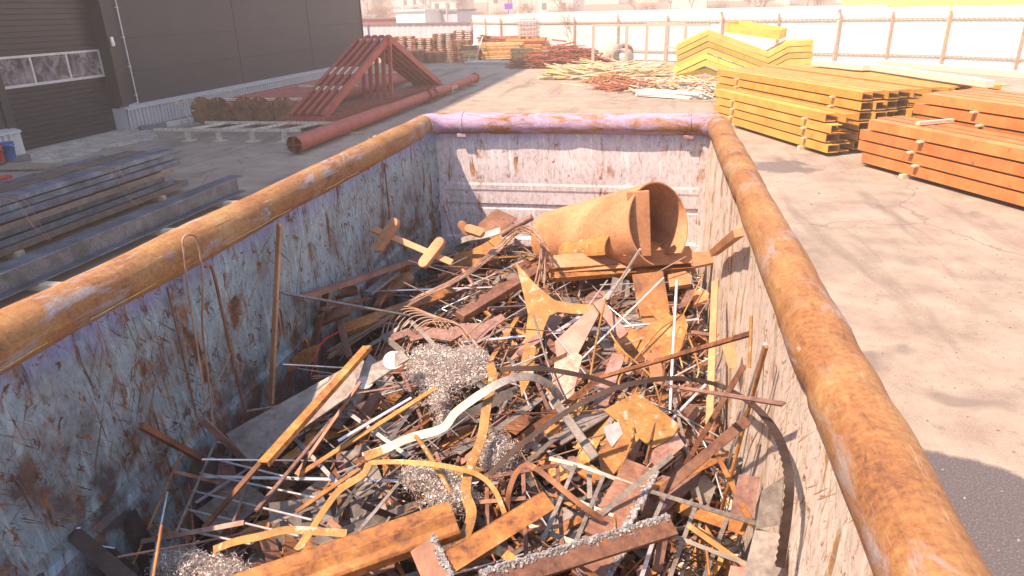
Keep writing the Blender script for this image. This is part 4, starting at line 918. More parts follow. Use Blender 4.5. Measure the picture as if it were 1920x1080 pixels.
def f_flat(q, p, d, rr):
    A, B = two(p, d, rr.uniform(.3, 1.25)); n_ = V((rr.gauss(0,.5), rr.gauss(-.35,.4), 1)); w_, t_ = rr.uniform(.014,.055), rr.uniform(.003,.007)
    if rr.random() < .55: q.bar(A, B, w_, t_, n_); return (A-B).length > .1
    k = rr.uniform(.25,.75); m1 = A.lerp(B, k)+V((rr.gauss(0,.03), rr.gauss(0,.03), rr.uniform(0,.07))); P = spline([A, A.lerp(m1,.5)+V((rr.gauss(0,.008),)*3), m1, m1.lerp(B,.5)+V((0,0,rr.gauss(0,.015))), B], 4); tw = rr.gauss(0, 1.2)
    q.band(P, min(w_, .04), .003, lambda i, t: Matrix.Rotation(tw*i/len(P), 3, t) @ t.cross(n_)); return (A-B).length > .1
def f_rod(q, p, d, rr):
    A, B = two(p+V((0,0,.01)), (d+V((0,0,rr.gauss(0,.18)))).normalized(), rr.uniform(.3, 1.35)); r_ = rr.uniform(.0025,.0055); m_ = A.lerp(B,.5)+V((rr.gauss(0,.015), rr.gauss(0,.015), rr.gauss(0,.015)))
    q.tube(spline([A, m_, B], 4), r_, 6); return (A-B).length > .1
def f_sq(q, p, d, rr):
    A, B = two(p, d, rr.uniform(.3, .9)); w_ = rr.uniform(.010,.020); q.bar(A, B, w_, w_, V((rr.gauss(0,.5), rr.gauss(0,.5), 1))); return (A-B).length > .1
def f_ang(q, p, d, rr):
    A, B = two(p, d, rr.uniform(.25, .8)); w_ = rr.uniform(.02,.045); t_ = .003
    q.prof(A, B, [(0,0),(w_,0),(w_,t_),(t_,t_),(t_,w_),(0,w_)], V((rr.gauss(0,.7), rr.gauss(-.3,.5), 1))); return (A-B).length > .1
def f_plate(q, p, d, rr):
    n_ = V((rr.gauss(0,.45), rr.gauss(-.35,.4), 1)).normalized(); a, b, c = basis(d, n_); L_, W_ = rr.uniform(.12,.38), rr.uniform(.06,.19)
    sh = rr.randrange(4); h_, w_ = L_/2, W_/2
    o = [[(-h_,-w_),(h_,-w_),(h_,w_),(-h_,w_)], [(-h_,-w_),(h_,-w_*.2),(h_*.7,w_),(-h_,w_)], [(-h_,-w_),(h_,-w_),(h_,0),(h_*.3,0),(h_*.3,w_),(-h_,w_)], [(-h_,-w_),(0,-w_),(h_*.2,-w_*.3),(h_,-w_),(h_,w_*.5),(h_*.5,w_),(-h_*.5,w_*.6),(-h_,w_)]][sh]
    if not (iL+.12 < p.x < iR-.12): return False
    q.poly([p+a*u+b*v for u, v in o], c, rr.uniform(.003,.008)); return True
def f_round(q, p, d, rr):
    n_ = V((rr.gauss(0,.4), rr.gauss(-.3,.4), 1)).normalized(); a, b, c = basis(d, n_); L_, w_ = rr.uniform(.05,.12), rr.uniform(.022,.04)
    if not (iL+.14 < p.x < iR-.14): return False
    o = [(L_/2+w_*math.cos(t*math.pi/6), w_*math.sin(t*math.pi/6)) for t in range(-3, 4)]+[(-L_/2-w_*math.cos(t*math.pi/6), -w_*math.sin(t*math.pi/6)) for t in range(-3, 4)]
    q.poly([p+a*u+b*v for u, v in o], c, rr.uniform(.012,.022)); return True
mats = ('rust','rustd','brown','mauve','grey','grey','grey')
L_ = lambda w_: {'rust': 'orange rusted %s lying loose among the scrap' % w_, 'rustd': 'dark rusted %s lying loose among the scrap' % w_, 'brown': 'brown scaled %s lying loose among the scrap' % w_, 'mauve': 'mauve tinted %s lying loose among the scrap' % w_, 'grey': 'plain grey %s lying loose among the scrap' % w_, 'rusty': 'yellowish rusted %s lying loose among the scrap' % w_, 'silver': 'bright bare %s lying loose among the scrap' % w_, 'wire': 'thin rusty %s lying loose among the scrap' % w_}
filler('flat_bar', 125, 11, f_flat, L_('flat steel strip'), 'steel strip', mats+('rusty','rust'))
filler('steel_rod', 190, 12, f_rod, L_('round rod'), 'steel rod', ('wire','wire','grey','brown','rust','silver','mauve'), (-.10,.035))
def f_long(q, p, d, rr):
    A, B = two(p+V((0,0,.01)), d, rr.uniform(.7, 1.6)); q.bar(A, B, rr.uniform(.010,.022), .004, V((rr.gauss(0,.4), rr.gauss(-.3,.4), 1))); return (A-B).length > .3
filler('long_strip', 46, 21, f_long, L_('long narrow strip'), 'long strip', ('grey','silver','grey','mauve','silver'), (-.05,.03))
filler('square_bar', 62, 13, f_sq, L_('square bar'), 'square bar', mats)
filler('angle_bar', 66, 14, f_ang, L_('angle bar'), 'angle bar', mats)
filler('plate_offcut', 135, 15, f_plate, L_('steel plate offcut'), 'plate offcut', mats+('rusty',), (-.14,-.01))
filler('rounded_offcut', 34, 16, f_round, L_('round ended thick offcut'), 'thick offcut', ('mauve','brown','rust'), (-.08,.0))
# ---------------------------------------------------------------- the pieces one can point at
def side_n(a, tilt=0):      # normal of a face lying along a and turned to the open side of the heap
    a = a.normalized(); w_ = (V((-.12,-.62,.75))); n_ = (w_-a*w_.dot(a)).normalized(); return Matrix.Rotation(R(tilt), 3, a) @ n_
def mpp(p): return (p-CAM).length/FPX
def T(name, q, mt, lab, cat=None, **k): return tag(q.build(name, M[mt] if isinstance(mt, str) else mt, **k), lab, cat or name.replace('_', ' '))
def P3(c): return pt(c[0], c[1], c[2] if len(c) > 2 else .03)
def hbar(a, b, w_, mt, lab, name='flat_bar', cat=None, th=.005, tilt=0, bev=0):
    A, B = P3(a), P3(b); q = MB(); q.bar(A, B, w_*mpp((A+B)/2), th, side_n(B-A, tilt)); return T(name, q, mt, lab, cat, bev=bev)
def hrod(ps, r, mt, lab, name='steel_rod', cat=None, n=6, sp=6):
    P = [P3(c) for c in ps]; q = MB(); q.tube(spline(P, sp) if len(P) > 2 else P, r, n); return T(name, q, mt, lab, cat)
def hband(ps, w_, mt, lab, name='steel_strap', cat=None, tilt=0, th=.0025, teeth=0, sp=7):
    P = spline([P3(c) for c in ps], sp); mp = mpp(P[len(P)//2])
    if teeth:
        D = [P[0]]; step = .012
        for p in P[1:]:
            while (p-D[-1]).length > step: D.append(D[-1]+(p-D[-1]).normalized()*step)
        P = D
    q = MB(); q.band(P, w_*mp, th, lambda i, t: t.cross(side_n(t, tilt)), teeth=teeth); return T(name, q, mt, lab, cat)
def hplate(px, mt, lab, dz=.03, n=None, th=.006, name='steel_plate', cat=None, holes=None, rise=None):
    cx = sum(p[0] for p in px)/len(px); cy = sum(p[1] for p in px)/len(px); c = pt(cx, cy, dz)
    n_ = V(n).normalized() if n else V((-.05,-.3,1)).normalized(); out = []
    for u, v in px:
        r_ = ray(u, v); out.append(CAM+r_*((c-CAM).dot(n_)/r_.dot(n_)))
    q = MB(); q.poly(out, n_, th); return T(name, q, mt, lab, cat)
def rounded(c, d, n_, L, W, th, q):
    a, b, cc = basis(d, n_); w_ = W/2; l_ = L/2-w_
    o = [(l_+w_*math.cos(t*math.pi/8), w_*math.sin(t*math.pi/8)) for t in range(-4, 5)]+[(-l_-w_*math.cos(t*math.pi/8), -w_*math.sin(t*math.pi/8)) for t in range(-4, 5)]
    q.poly([c+a*u+b*v+cc*th/2 for u, v in o], cc, th)
# rolled shell
def shell(c0, c1, r0, r1, a0, a1, th, mt, lab, name='rolled_pipe_shell', cut=None):
    a, b, c = basis(c1-c0, V((0,0,1))); q = MB(); n_, k = 40, 14; vs = []
    for s_ in (0, 1):
        for j in range(k+1):
            for i in range(n_+1):
                t = a0+(a1-a0)*i/n_; f = j/k; rr_ = r0+(r1-r0)*f-s_*th; cc = c0.lerp(c1, f); vs.append(cc+(b*math.cos(t)+c*math.sin(t))*rr_)
    N1 = (k+1)*(n_+1); fs = []
    for s_ in (0, 1):
        for j in range(k):
            for i in range(n_):
                if cut and cut(i/n_, j/k): continue
                x = s_*N1+j*(n_+1)+i; fs.append((x, x+1, x+n_+2, x+n_+1))
    q.smooth = True; q.add(vs, fs); q.smooth = False
    for i in range(n_): fs2 = (i, i+1, N1+i+1, N1+i); q.add([vs[x] for x in fs2], [(0,1,2,3)]); y = k*(n_+1); q.add([vs[y+x] for x in fs2], [(0,1,2,3)])
    for i in (0, n_):
        for j in range(k): x = j*(n_+1)+i; q.add([vs[x], vs[x+n_+1], vs[N1+x+n_+1], vs[N1+x]], [(0,1,2,3)])
    return T(name, q, mt, lab, 'pipe shell')
M['rustb'] = rust('smooth_brown_rust', [(.30,.14,.07),(.45,.22,.11),(.53,.31,.18)], sc=3, bump=.15, spot=(.42,.22,.10), spot_t=.66)
M['rustb'].name = 'smooth_brown_rust'
c1 = on(1222, 425, y=5.2); c0 = on(1010, 455, y=5.35)
shell(on(1040,450,y=5.45), on(1236,420,y=4.72), .245, .295, -1.0, math.pi+1.1, .010, 'rustb', 'big flared rusty pipe shell with open mouth near the end wall')
shell(on(1065,478,y=4.95), on(1158,470,y=4.65), .10, .13, 0.1, math.pi, .008, 'rusty', 'small half round rusty shell in front of the big flared pipe')
A, B = on(1200,480,y=4.6), on(1196,358,y=4.68); q = MB(); q.bar(A, B, .15, .06, V((.1,-1,0))); T('box_section', q, 'rustb', 'upright square box section standing before the pipe mouth', 'box section', bev=.004)
hbar((950,400,.25),(905,440,.1),60,'brown','dark tilted plate against the end wall, left of the pipe', 'steel_plate', 'steel plate', tilt=10)
# channels before the pipe
A, B = pt(1030,520,.10), pt(1297,500,.14); q = MB(); q.prof(A, B, usect(.10,.04,.006), side_n(B-A, -10)); T('channel_bar', q, 'rust', 'wide orange channel lying across in front of the flared pipe', 'channel')
A, B = pt(1030,496,.17), pt(1300,477,.22); q = MB(); q.bar(A, B, .17, .008, V((0,-.45,.85))); T('wide_flat_bar', q, 'rustb', 'wide rusty flat bar behind the orange channel', 'flat bar')
hplate([(1160,462),(1232,452),(1240,468),(1170,480)],'rust','small orange plate lying over the wide channel end',.26)
hplate([(1185,515),(1243,508),(1256,585),(1232,612),(1205,606),(1192,560)],'rust','upright orange plate hanging below the wide channel',.08,(-.1,-.7,.7),.008)
hplate([(1148,612),(1200,618),(1232,600),(1222,588),(1213,574),(1222,565),(1240,570),(1258,592),(1282,588),(1290,610),(1275,660),(1245,690),(1180,694),(1152,660)],'rust','large orange plate with a hook shaped cutout right of centre',.05,(-.1,-.45,1),.008)
hplate([(1297,472),(1332,472),(1341,479),(1338,492),(1300,500)],'rustb','round ended tab poking out right of the wide channel',.22,(0,-.3,1),.02)
hplate([(1252,515),(1285,508),(1297,516),(1296,532),(1256,538)],'rustb','thick round ended tab below the wide channel',.14,(0,-.3,1),.03)
hplate([(1300,545),(1322,543),(1330,550),(1326,562),(1300,572)],'rustb','thick round ended tab right of the white rod',.12,(0,-.3,1),.03)
hbar((1385,436,.34),(1338,474,.22),15,'rustb','short square bar end sticking up against the right wall','square_bar','square bar',th=.04,bev=.002)
hplate([(1270,580),(1288,546),(1307,540),(1292,572)],'mauve','pale twisted plate corner between hook plate and rods',.12,(.3,-.5,.8),.03)
# star plate
hplate([(966,490),(985,512),(1003,532),(1040,563),(1085,570),(1122,572),(1128,590),(1072,588),(1046,585),(1030,592),(1020,615),(1008,668),(985,662),(984,640),(990,590),(980,545)],'rusty','yellowish star shaped burnt plate near the middle of the heap',.14,(-.15,-.6,1),.01)
hplate([(985,640),(1005,650),(1000,700),(978,745),(972,700)],'rusty','long yellowish tongue plate below the star shaped plate',.04,(-.1,-.4,1),.008)
# cross pieces
def cross(a, b, tabs, mt, lab, w_=12, dz=0):
    A, B = P3(a), P3(b); t = thing('welded_cross_piece', A.lerp(B,.5), lab, 'welded offcut'); t['_o'] = list(A.lerp(B,.5))
    q = MB(); q.bar(A, B, w_*mpp(A), .022, side_n(B-A)); q.build('bar', M[mt], t, bev=.002)
    for (u0, v0), (u1, v1), ww, f in tabs:
        c = A.lerp(B, f); n_ = side_n(B-A); P0 = CAM+ray(u0, v0)*((c+n_*.02-CAM).length); P1 = CAM+ray(u1, v1)*((c+n_*.02-CAM).length)
        q = MB(); rounded((P0+P1)/2, P1-P0, side_n(P1-P0), (P1-P0).length+ww*mpp(c), ww*mpp(c), .035, q); q.build('round_ended_plate', M[mt], t, bev=.003)
cross((700,430,.42),(848,493,.30),(((738,420),(710,462),22,.18),((824,456),(796,492),22,.78)),'rustb','rusty bar with two crossed round ended plates near the left wall')
cross((870,428,.40),(905,440,.40),(((880,430),(900,436),18,.5),((866,422),(874,434),16,.1)),'rustb','small rusty T shaped offcut beside the crossed bar piece')
cross((748,500,.22),(706,575,.12),(((700,566),(764,522),24,.45),((735,508),(762,500),18,.1)),'rustb','dark rusty offcut with crossed plates, below the crossed bar')
cross((600,580,.05),(690,560,.12),(((628,552),(662,545),18,.6),((600,602),(648,584),20,.2)),'brown','brown thick offcuts welded together against the left wall')
def crusty(q, P0, P1, w0, th, n_, seed, jag=.012):
    # bar with a torch cut, slag covered edge
    a, b, c = basis(P1-P0, n_); rr = random.Random(seed); L = (P1-P0).length; k = int(L/.012); o = []
    for i in range(k+1): o.append((L*i/k, w0/2+rr.uniform(-jag, jag*.3)+.012*noise.noise(V((i*.12,seed,0)))))
    top = [P0+a*u+b*v for u, v in o]; bot = [P0+a*L-b*w0/2, P0-b*w0/2]; q.cur = 0; q.poly(top+bot, c, th); q.cur = 1
    for i in range(int(L*1300)):
        u = rr.uniform(0, L); v = w0/2-abs(rr.gauss(0, .010)); r_ = rr.uniform(.0012, .0042); p = P0+a*u+b*v+c*rr.uniform(-.004,.004); e = V((rr.gauss(0,1), rr.gauss(0,1), rr.gauss(0,1))).normalized(); f_, g_, h_ = basis(e)
        q.obox(p, f_, g_, h_, r_*1.4, r_, r_*.8)
def hcrust(a, b, w_, mt, lab, seed, tilt=0, th=.02, flip=False, name='torch_cut_bar', cat='torch cut bar'):
    A, B = P3(a), P3(b); q = MB(); n_ = side_n(B-A, tilt)
    if flip: A, B = B, A
    crusty(q, A, B, w_*mpp((A+B)/2), th, n_, seed); return T(name, q, [M[mt], M['crust']], lab, cat)
hcrust((690,548,.18),(742,508,.26),16,'crust','lump of pale grey slag draped on the dark offcut',3,name='slag_strip',cat='slag')
# bent light plates, mauve pipe
hband([(760,520,.08),(820,476,.14),(868,450,.20),(905,442,.26),(938,432,.28)],13,'grey','curved pale torch cut strip leading up to the mauve pipe')
hrod([(940,440,.26),(998,407,.40)],.024,'mauve','short mauve pipe end pointing up toward the back corner','pipe_offcut','pipe',n=14)
hbar((560,560,.02),(830,470,.10),17,'mauve','long mauve box bar slanting along the left wall behind', 'box_bar', 'box bar', th=.03)
hplate([(835,490),(905,458),(935,440),(950,452),(900,500),(868,520),(845,515)],'rust','wide orange plate behind the bundle of bent wires',.04,(-.1,-.5,1),.01)
hbar((862,594,.06),(1010,505,.16),22,'brown','heavy brown box beam below the bent wires','box_beam','box beam',th=.05,bev=.003)
hbar((640,620,-.02),(850,545,.04),24,'rust','orange channel under the loose end of the wire bundle','channel_bar','channel',th=.03)
hbar((1100,470,.02),(900,560,.02),22,'rustd','dark flat bar crossing under the star plate','flat_bar',th=.02)
# wire bundle
q = MB(); rr = random.Random(2)
for i in range(13):
    j = lambda s=6: rr.uniform(-s, s)
    ps = [(625+j(12),668+j(10),.02),(690+j(),618+j(),.10+rr.uniform(0,.03)),(770+j(4),566+j(4),.14+rr.uniform(0,.03)),(860+j(4),522+j(5),.18+rr.uniform(0,.03)),(930+j(4),470+j(8),.24),(980+j(12),430+j(7),.34),(1008+i*1.6,432+i*3,.36),(1012+i,478+j(),.26),(1000+i*2,530+j(12),.12)]
    q.tube(spline([P3(c) for c in ps], 8), .0042, 6)
T('wire_bundle', q, 'wire', 'bundle of long rusty wires bent over in a hairpin at the back', 'wire bundle')
q = MB()
for i in range(8):
    x = 712+i*9+rr.uniform(-3,3); ps = [(x-15,680+rr.uniform(-8,8),.0),(x,640,.06),(x+12,596+i*3,.14),(x+40,575+i*4,.17),(x+90,590+i*3,.14),(x+118+i*3,640+i*4,.04)]
    q.tube(spline([P3(c) for c in ps], 7), .004, 6)
T('wire_bundle', q, 'wire', 'second bundle of bent wires arching above the swarf', 'wire bundle')
# rods and poles
hbar((524,420,.72),(508,757,.03),14,'rustb','tall mauve flat bar standing upright by the left wall',th=.012,tilt=25)
hbar((529,549,.38),(768,592,.16),5,'grey','thin bar leaning from the upright bar across to the wires','thin_bar',th=.008)
hrod([(345,475,.78),(343,448,.82),(356,440,.84),(370,452,.82),(380,520,.6),(380,620,.35),(395,745,.12),(398,790,.02)],.0045,'wire','hairpin of rusty wire hanging over the left rim','bent_wire','wire')
hrod([(345,475,.78),(352,540,.62),(368,640,.4),(385,760,.15)],.004,'wire','second leg of rusty wire hanging at the left rim','bent_wire','wire')
hrod([(385,500,.62),(398,505,.62),(418,590,.42),(440,690,.2),(464,788,.03)],.007,'brown','brown rod leaning from wall to the grey plate corner')
hrod([(496,492,.62),(462,580,.45),(425,680,.25),(362,800,.02)],.0035,'wire','thin straight wire slanting across the left wall','bent_wire','wire')
hbar((264,798,.30),(388,866,.16),10,'rustd','dark rusted tube end jutting from the left wall','tube_offcut','tube',th=.02)
hrod([(356,812,.28),(300,940,.1),(238,1085,-.02)],.005,'rust','long rusty rod slanting down at the far left')
hbar((326,884,.2),(411,906,.14),6,'mauve','short thin bar fixed across the slanting left rod',th=.006)
hbar((265,1016,.14),(458,980,.14),8,'mauve','mauve bar lying level at the bottom left',th=.008)
hbar((287,988,.10),(358,1010,.10),6,'rust','small rusty bar under the level mauve bar',th=.006)
hrod([(354,908,.2),(360,970,.1),(366,1045,0)],.005,'rustd','short upright rusty rod in the bottom left corner')
hbar((378,786,.12),(482,884,.04),13,'mauve','mauve strip running under the big grey plate corner',th=.006)
hplate([(390,858),(432,855),(440,880),(466,1000),(423,1013),(400,930)],'mauve','wide mauve plate leaning beneath the rebar grid',-.02,(.2,-.9,.6),.006)
hrod([(1200,467,.52),(1141,560,.12)],.007,'silver','shining rod pointing up to the wide channel')
hrod([(1269,526,.52),(1262,650,.25),(1256,775,.03)],.008,'silver','bright white upright rod right of the hook plate')
hbar((1341,527,.55),(1330,800,.03),13,'rustb','tall pinkish upright flat bar near the right wall',th=.01,tilt=25)
hrod([(1434,645,.42),(1400,750,.22),(1358,890,.02)],.0065,'silver','bright rod leaning on the right wall below the rim')
hrod([(1437,650,.40),(1395,800,.16),(1352,960,.0)],.007,'rust','orange rod leaning beside the bright rod on the right')
hrod([(1000,590,.28),(1030,690,.12),(1062,760,.04)],.006,'grey','pale thin rod rising in front of the star plate')
hrod([(1135,560,.3),(1118,640,.18),(1098,760,.02)],.006,'rusty','yellow rusted rod rising beside the split plate')
hrod([(1262,600,.32),(1232,622,.26),(1196,668,.16),(1160,716,.08),(1184,760,.08),(1188,810,.08),(1176,850,.08),(1160,890,.08),(1154,950,.08),(1152,1010,.08)],.0055,'rusty','long wavy yellow rusted wire winding down right of centre','bent_wire','wire')
hrod([(1143,622,.22),(1165,655,.18),(1205,690,.16),(1225,715,.12),(1240,760,.04)],.005,'rusty','short wavy wire crossing the long wavy one','bent_wire','wire')
hrod([(1300,720,.18),(1310,690,.24),(1290,630,.26),(1275,612,.22),(1268,640,.16),(1280,690,.08)],.005,'rusty','looped rusty wire hooked round the white rod','bent_wire','wire')
hbar((1112,712,.10),(1406,626,.22),8,'rustd','long dark bar with hanging tabs crossing the right side','long_bar','bar',th=.012)
hplate([(1212,664),(1236,658),(1243,700),(1238,722),(1222,715)],'rustb','round ended tab hanging under the long dark bar',.12,(0,-.8,.5),.012)
hplate([(1350,638),(1375,632),(1384,675),(1378,692),(1366,690)],'rustb','round ended tab hanging near the right end of the long dark bar',.12,(0,-.8,.5),.012)
hrod([(1409,592,.42),(1405,690,.15)],.006,'rusty','short upright rod close to the right wall')
hbar((1243,722,.20),(1470,758,.30),8,'mauve','thin pinkish bar crossing the big toothed blade','thin_bar',th=.006)
hrod([(1248,672,.3),(1236,760,.15),(1210,868,.02)],.0055,'rustd','thin brown rod crossing the yellow plate')
hbar((1395,685,.25),(1280,880,.02),9,'brown','long brown bar slanting left from the right wall',th=.01)
hbar((1402,786,.18),(1222,938,.04),18,'brown','broad red brown bar slanting at the lower right','wide_flat_bar','flat bar',th=.008)
hplate([(1180,930),(1275,870),(1322,868),(1310,905),(1215,985)],'mauve','wide mauve plate under the broad red brown bar',-.02,(0,-.4,1),.006)
hbar((1342,848,.14),(1410,985,.03),9,'rust','orange bar slanting down at the lower right',th=.008)
hrod([(1270,770,.2),(1320,830,.14),(1352,925,.06),(1372,990,.02)],.0035,'silver','thin bright wire bowing through the lower right','bent_wire','wire')
hplate([(1385,890),(1425,895),(1412,975),(1368,965)],'mauve','dark mauve plate standing beside the right wall',0,(-.2,-.9,.4),.006)
hplate([(1428,920),(1470,893),(1462,985),(1416,992)],'grey','pale grey plate leaning on the right wall, lower corner',.02,(-.5,-.8,.3),.006)
hplate([(1345,835),(1372,828),(1395,865),(1365,890),(1340,870)],'grey','small bright plate corner beside the leaning rods',.0,(-.1,-.5,.8),.02)
hplate([(1290,905),(1322,890),(1343,912),(1330,945),(1298,935)],'grey','bent grey plate between the broad bar and rods',.0,(.2,-.5,.8),.03)
# grey plate with chalk marks
gp = [(423,813),(678,672),(692,687),(752,656),(767,672),(700,716),(640,752),(560,808),(469,867)]
n_g = V((-.12,-.38,1)).normalized(); cg = pt(580,765,.19)
def onp(u, v, off=0): r_ = ray(u, v); return CAM+r_*((cg+n_g*off-CAM).dot(n_g)/r_.dot(n_g))
t = thing('large_steel_plate', tuple(cg), 'large plain grey steel plate with white chalk rings, left of centre', 'steel plate')
q = MB(); q.poly([onp(u, v) for u, v in gp], n_g, .008); q.build('plate', M['grey'], t)
q = MB(); C_ = onp(736,675,.002); a, b, c = basis(V((1,.3,0)), n_g)
q.poly([C_+a*.05*math.cos(k*.3)*(1.3 if math.cos(k*.3) > 0 else 1)*.9+b*.06*math.sin(k*.3) for k in range(21)], n_g, .001)
C_ = onp(683,717,.002); q.poly([C_+a*.042*math.cos(k*.3)+b*.04*math.sin(k*.3) for k in range(21)], n_g, .001); q.build('chalk_mark', M['white'], t)
A, B = P3((688,648,.34)), P3((492,866,.30)); q = MB(); q.prof(A, B, [(-.022,0),(.022,0),(.022,-.022),(.018,-.022),(.018,-.004),(-.022,-.004)], side_n(B-A)); T('angle_bar', q, 'rust', 'long orange angle bar lying across the grey plate', 'angle bar')
hbar((488,868,.26),(382,990,.10),9,'rustd','narrow brown end of bar below the grey plate',th=.01)
hbar((632,775,.12),(480,958,.08),7,'mauve','long mauve bar crossing the rebar grid',th=.008)
hbar((676,716,.26),(555,890,.08),6,'brown','brown bar starting at the chalk mark on the plate',th=.008)
hbar((628,575,.30),(655,668,.08),12,'mauve','spotted mauve flat bar rising by the left wall',th=.01)
hbar((572,636,.2),(597,705,.04),7,'rust','small rusty bar leaning behind the grey plate',th=.008)
hbar((614,540,.3),(585,655,.04),12,'rustd','dark angle bar leaning on the left wall behind the wires',th=.01)
hplate([(520,690),(570,655),(598,645),(585,680),(525,705)],'rust','rusty plate edge low against the left wall',-.02,(-.2,-.8,.5),.01)
hrod([(640,620,.10),(605,640,.12),(592,670,.08),(582,706,.02)],.006,'redc','short red cable sheath curling by the left wall','red_cable','cable')
# rebar grid
t = thing('rebar_grid', tuple(pt(520,900,.1)), 'pale welded rebar grid lying under the grey plate', 'rebar grid')
rungs = [((404,828),(437,834)),((391,858),(560,900)),((375,887),(600,935)),((361,920),(585,975)),((349,955),(560,1005)),((333,991),(470,1020))]
q = MB()
for a, b in (((406,824),(296,1080)),((481,862),(435,985))): q.bar(pt(*a,.12), pt(*b,.10), .008, .008)
q.build('long_bar', M['grey'], t)
for a, b in rungs: q = MB(); q.tube([pt(*a,.13), pt(*b,.09)], .0045, 6); q.build('cross_bar', M['silver'], t)
t = thing('rebar_grid', tuple(pt(700,800,.06)), 'second wire grid running right of the grey plate', 'rebar grid')
for k in range(7): a = (560+k*36, 838-k*25); q = MB(); q.tube([pt(a[0],a[1],.07), pt(a[0]+120,a[1]+105,.03)], .0036, 6); q.build('cross_bar', M['grey'], t)
for k in range(3): q = MB(); q.tube([pt(590+k*42,870+k*30,.05), pt(800+k*40,715+k*32,.06)], .0036, 6); q.build('long_bar', M['grey'], t)
hbar((634,827,.13),(771,746,.14),5,'silver','bright silver strip above the wire grid','silver_strip',th=.006)
hbar((558,892,.08),(817,728,.15),8,'rust','long orange bar along the silver strip',th=.01)
hbar((551,820,.09),(640,914,.06),7,'silver','bright rod lying across the wire grid, lower','silver_strip',th=.006)
hbar((652,773,.09),(764,855,.08),7,'silver','bright rod lying across the wire grid, upper','silver_strip',th=.006)
hbar((706,742,.06),(672,800,.02),22,'brown','stubby brown channel below the right edge of the grey plate','channel_bar','channel',th=.03)
hplate([(640,850),(690,830),(730,930),(668,945)],'grey','grey plate lying under the silver strips',-.03)
# straps and blades
t = hband([(680,857,.12),(722,842,.14),(766,822,.16),(829,803,.18),(856,772,.22),(908,735,.28),(955,711,.30),(996,707,.28),(1032,724,.22),(1052,752,.14)],17,'grey','long pale steel band arching over the middle with rusty end')
hplate([(681,848),(714,838),(719,852),(686,865)],'rust','orange rusted tip at the left end of the pale band',.16,th=.004,name='strap_end',cat='strap end')
hband([(918,682,.26),(924,710,.25),(912,765,.22),(903,820,.18),(880,880,.15),(873,925,.13),(884,960,.12),(874,1000,.12),(852,1048,.10)],19,'rusty','broad yellow rusted strap dropping from the swarf to the bottom')
hband([(925,694,.22),(970,691,.24),(1018,692,.25),(1065,699,.25),(1112,709,.22),(1156,724,.18)],10,'blade','dark narrow band behind the big toothed blade')
hband([(880,930,.05),(917,890,.10),(955,852,.16),(1002,814,.22),(1065,770,.30),(1110,746,.34),(1156,727,.37),(1216,713,.40),(1263,709,.40),(1311,713,.40),(1358,726,.38),(1402,751,.34),(1437,784,.30),(1462,822,.26),(1476,868,.22),(1481,915,.18),(1474,990,.12),(1462,1070,.08)],9,'blade','long dark band saw blade with teeth looping to the right wall','band_saw_blade','saw blade',teeth=.004)
hband([(400,1031,.14),(440,1016,.16),(486,1006,.18),(536,994,.18),(590,996,.17),(650,1000,.15)],13,'rusty','flat yellow rusted strap above the big orange channel')
hband([(692,868,.16),(680,890,.14),(638,918,.12),(610,953,.10),(578,1003,.08),(557,1032,.06)],14,'rusty','twisted rusty strap running down to the flat one')
hband([(687,875,.10),(697,868,.16),(740,866,.18),(797,869,.19),(860,879,.18),(901,893,.15),(928,920,.12),(946,962,.06)],9,'rusty','thin rusty strap arching over the lower swarf')
hband([(951,960,.04),(954,924,.12),(968,887,.18),(988,872,.20),(1013,884,.20),(1055,918,.18),(1097,952,.14),(1131,974,.10)],10,'rustd','dark rusty strap folded in a peak at lower middle')
hbar((690,868,.13),(555,960,.08),7,'rust','narrow rusty bar joining the folded straps',th=.006)
q = MB(); P = spline([P3(c) for c in ((778,815,.16),(804,852,.15),(826,890,.13),(846,926,.10))], 8); q.tube(P, [.010+.004*noise.noise(V((i*.9,0,0))) for i in range(len(P))], 8); T('lumpy_rod', q, 'rusty', 'lumpy rusted stick lying across the lower swarf', 'rod')
# split flat bar etc
hbar((1032,740,.14),(1117,860,.10),17,'grey','pale grey square bar end lying under the saw blade','square_bar','square bar',th=.02,bev=.003)
hbar((1120,565,.24),(1170,632,.10),20,'mauve','short mauve channel beside the hook plate','channel_bar','channel',th=.04,bev=.003)
hplate([(1131,769),(1194,734),(1228,760),(1275,797),(1262,818),(1240,832),(1222,840)],'rusty','yellow rusted plate under the saw blade right of centre',.10,(.1,-.5,1),.006)
hplate([(1205,868),(1262,800),(1284,835),(1230,880)],'mauve','pinkish plate half under the yellow plate',.06,(.1,-.5,1),.006)
hplate([(1120,850),(1165,790),(1200,820),(1150,890),(1128,885)],'rust','orange plate left of the pinkish plate',.03,(.1,-.5,1),.008)
hplate([(1132,800),(1160,790),(1168,812),(1148,838),(1138,822)],'silver','small bright folded plate beside the yellow plate',.08,(.4,-.5,.8),.006)
hplate([(1040,680),(1080,660),(1092,668),(1060,800),(1035,830),(1025,780)],'mauve','long pale mauve plate standing behind the pale band',.02,(-.2,-.7,.7),.008)
hplate([(1040,640),(1110,575),(1122,590),(1070,690),(1048,700)],'mauve','slanted mauve plate below the star plate',.04,(-.3,-.6,.8),.008)
hbar((769,603,.14),(690,650,.10),8,'grey','left leg of the thin bent grey frame',th=.006)
hbar((770,602,.14),(822,655,.12),8,'grey','right leg of the thin bent grey frame',th=.006)
hbar((716,628,.12),(758,662,.08),11,'grey','short grey strip inside the bent frame',th=.006)
hplate([(730,628),(765,615),(782,628),(795,612),(840,618),(865,606),(905,606),(940,588),(948,598),(915,622),(898,640),(870,625),(845,640),(800,632),(770,640),(765,628),(735,640)],'mauve','zigzag cut mauve plate above the swarf',.12,(-.1,-.4,1),.006)
hbar((900,560,.08),(1000,530,.10),12,'rust','rusty flat bar pointing at the star plate',th=.008)
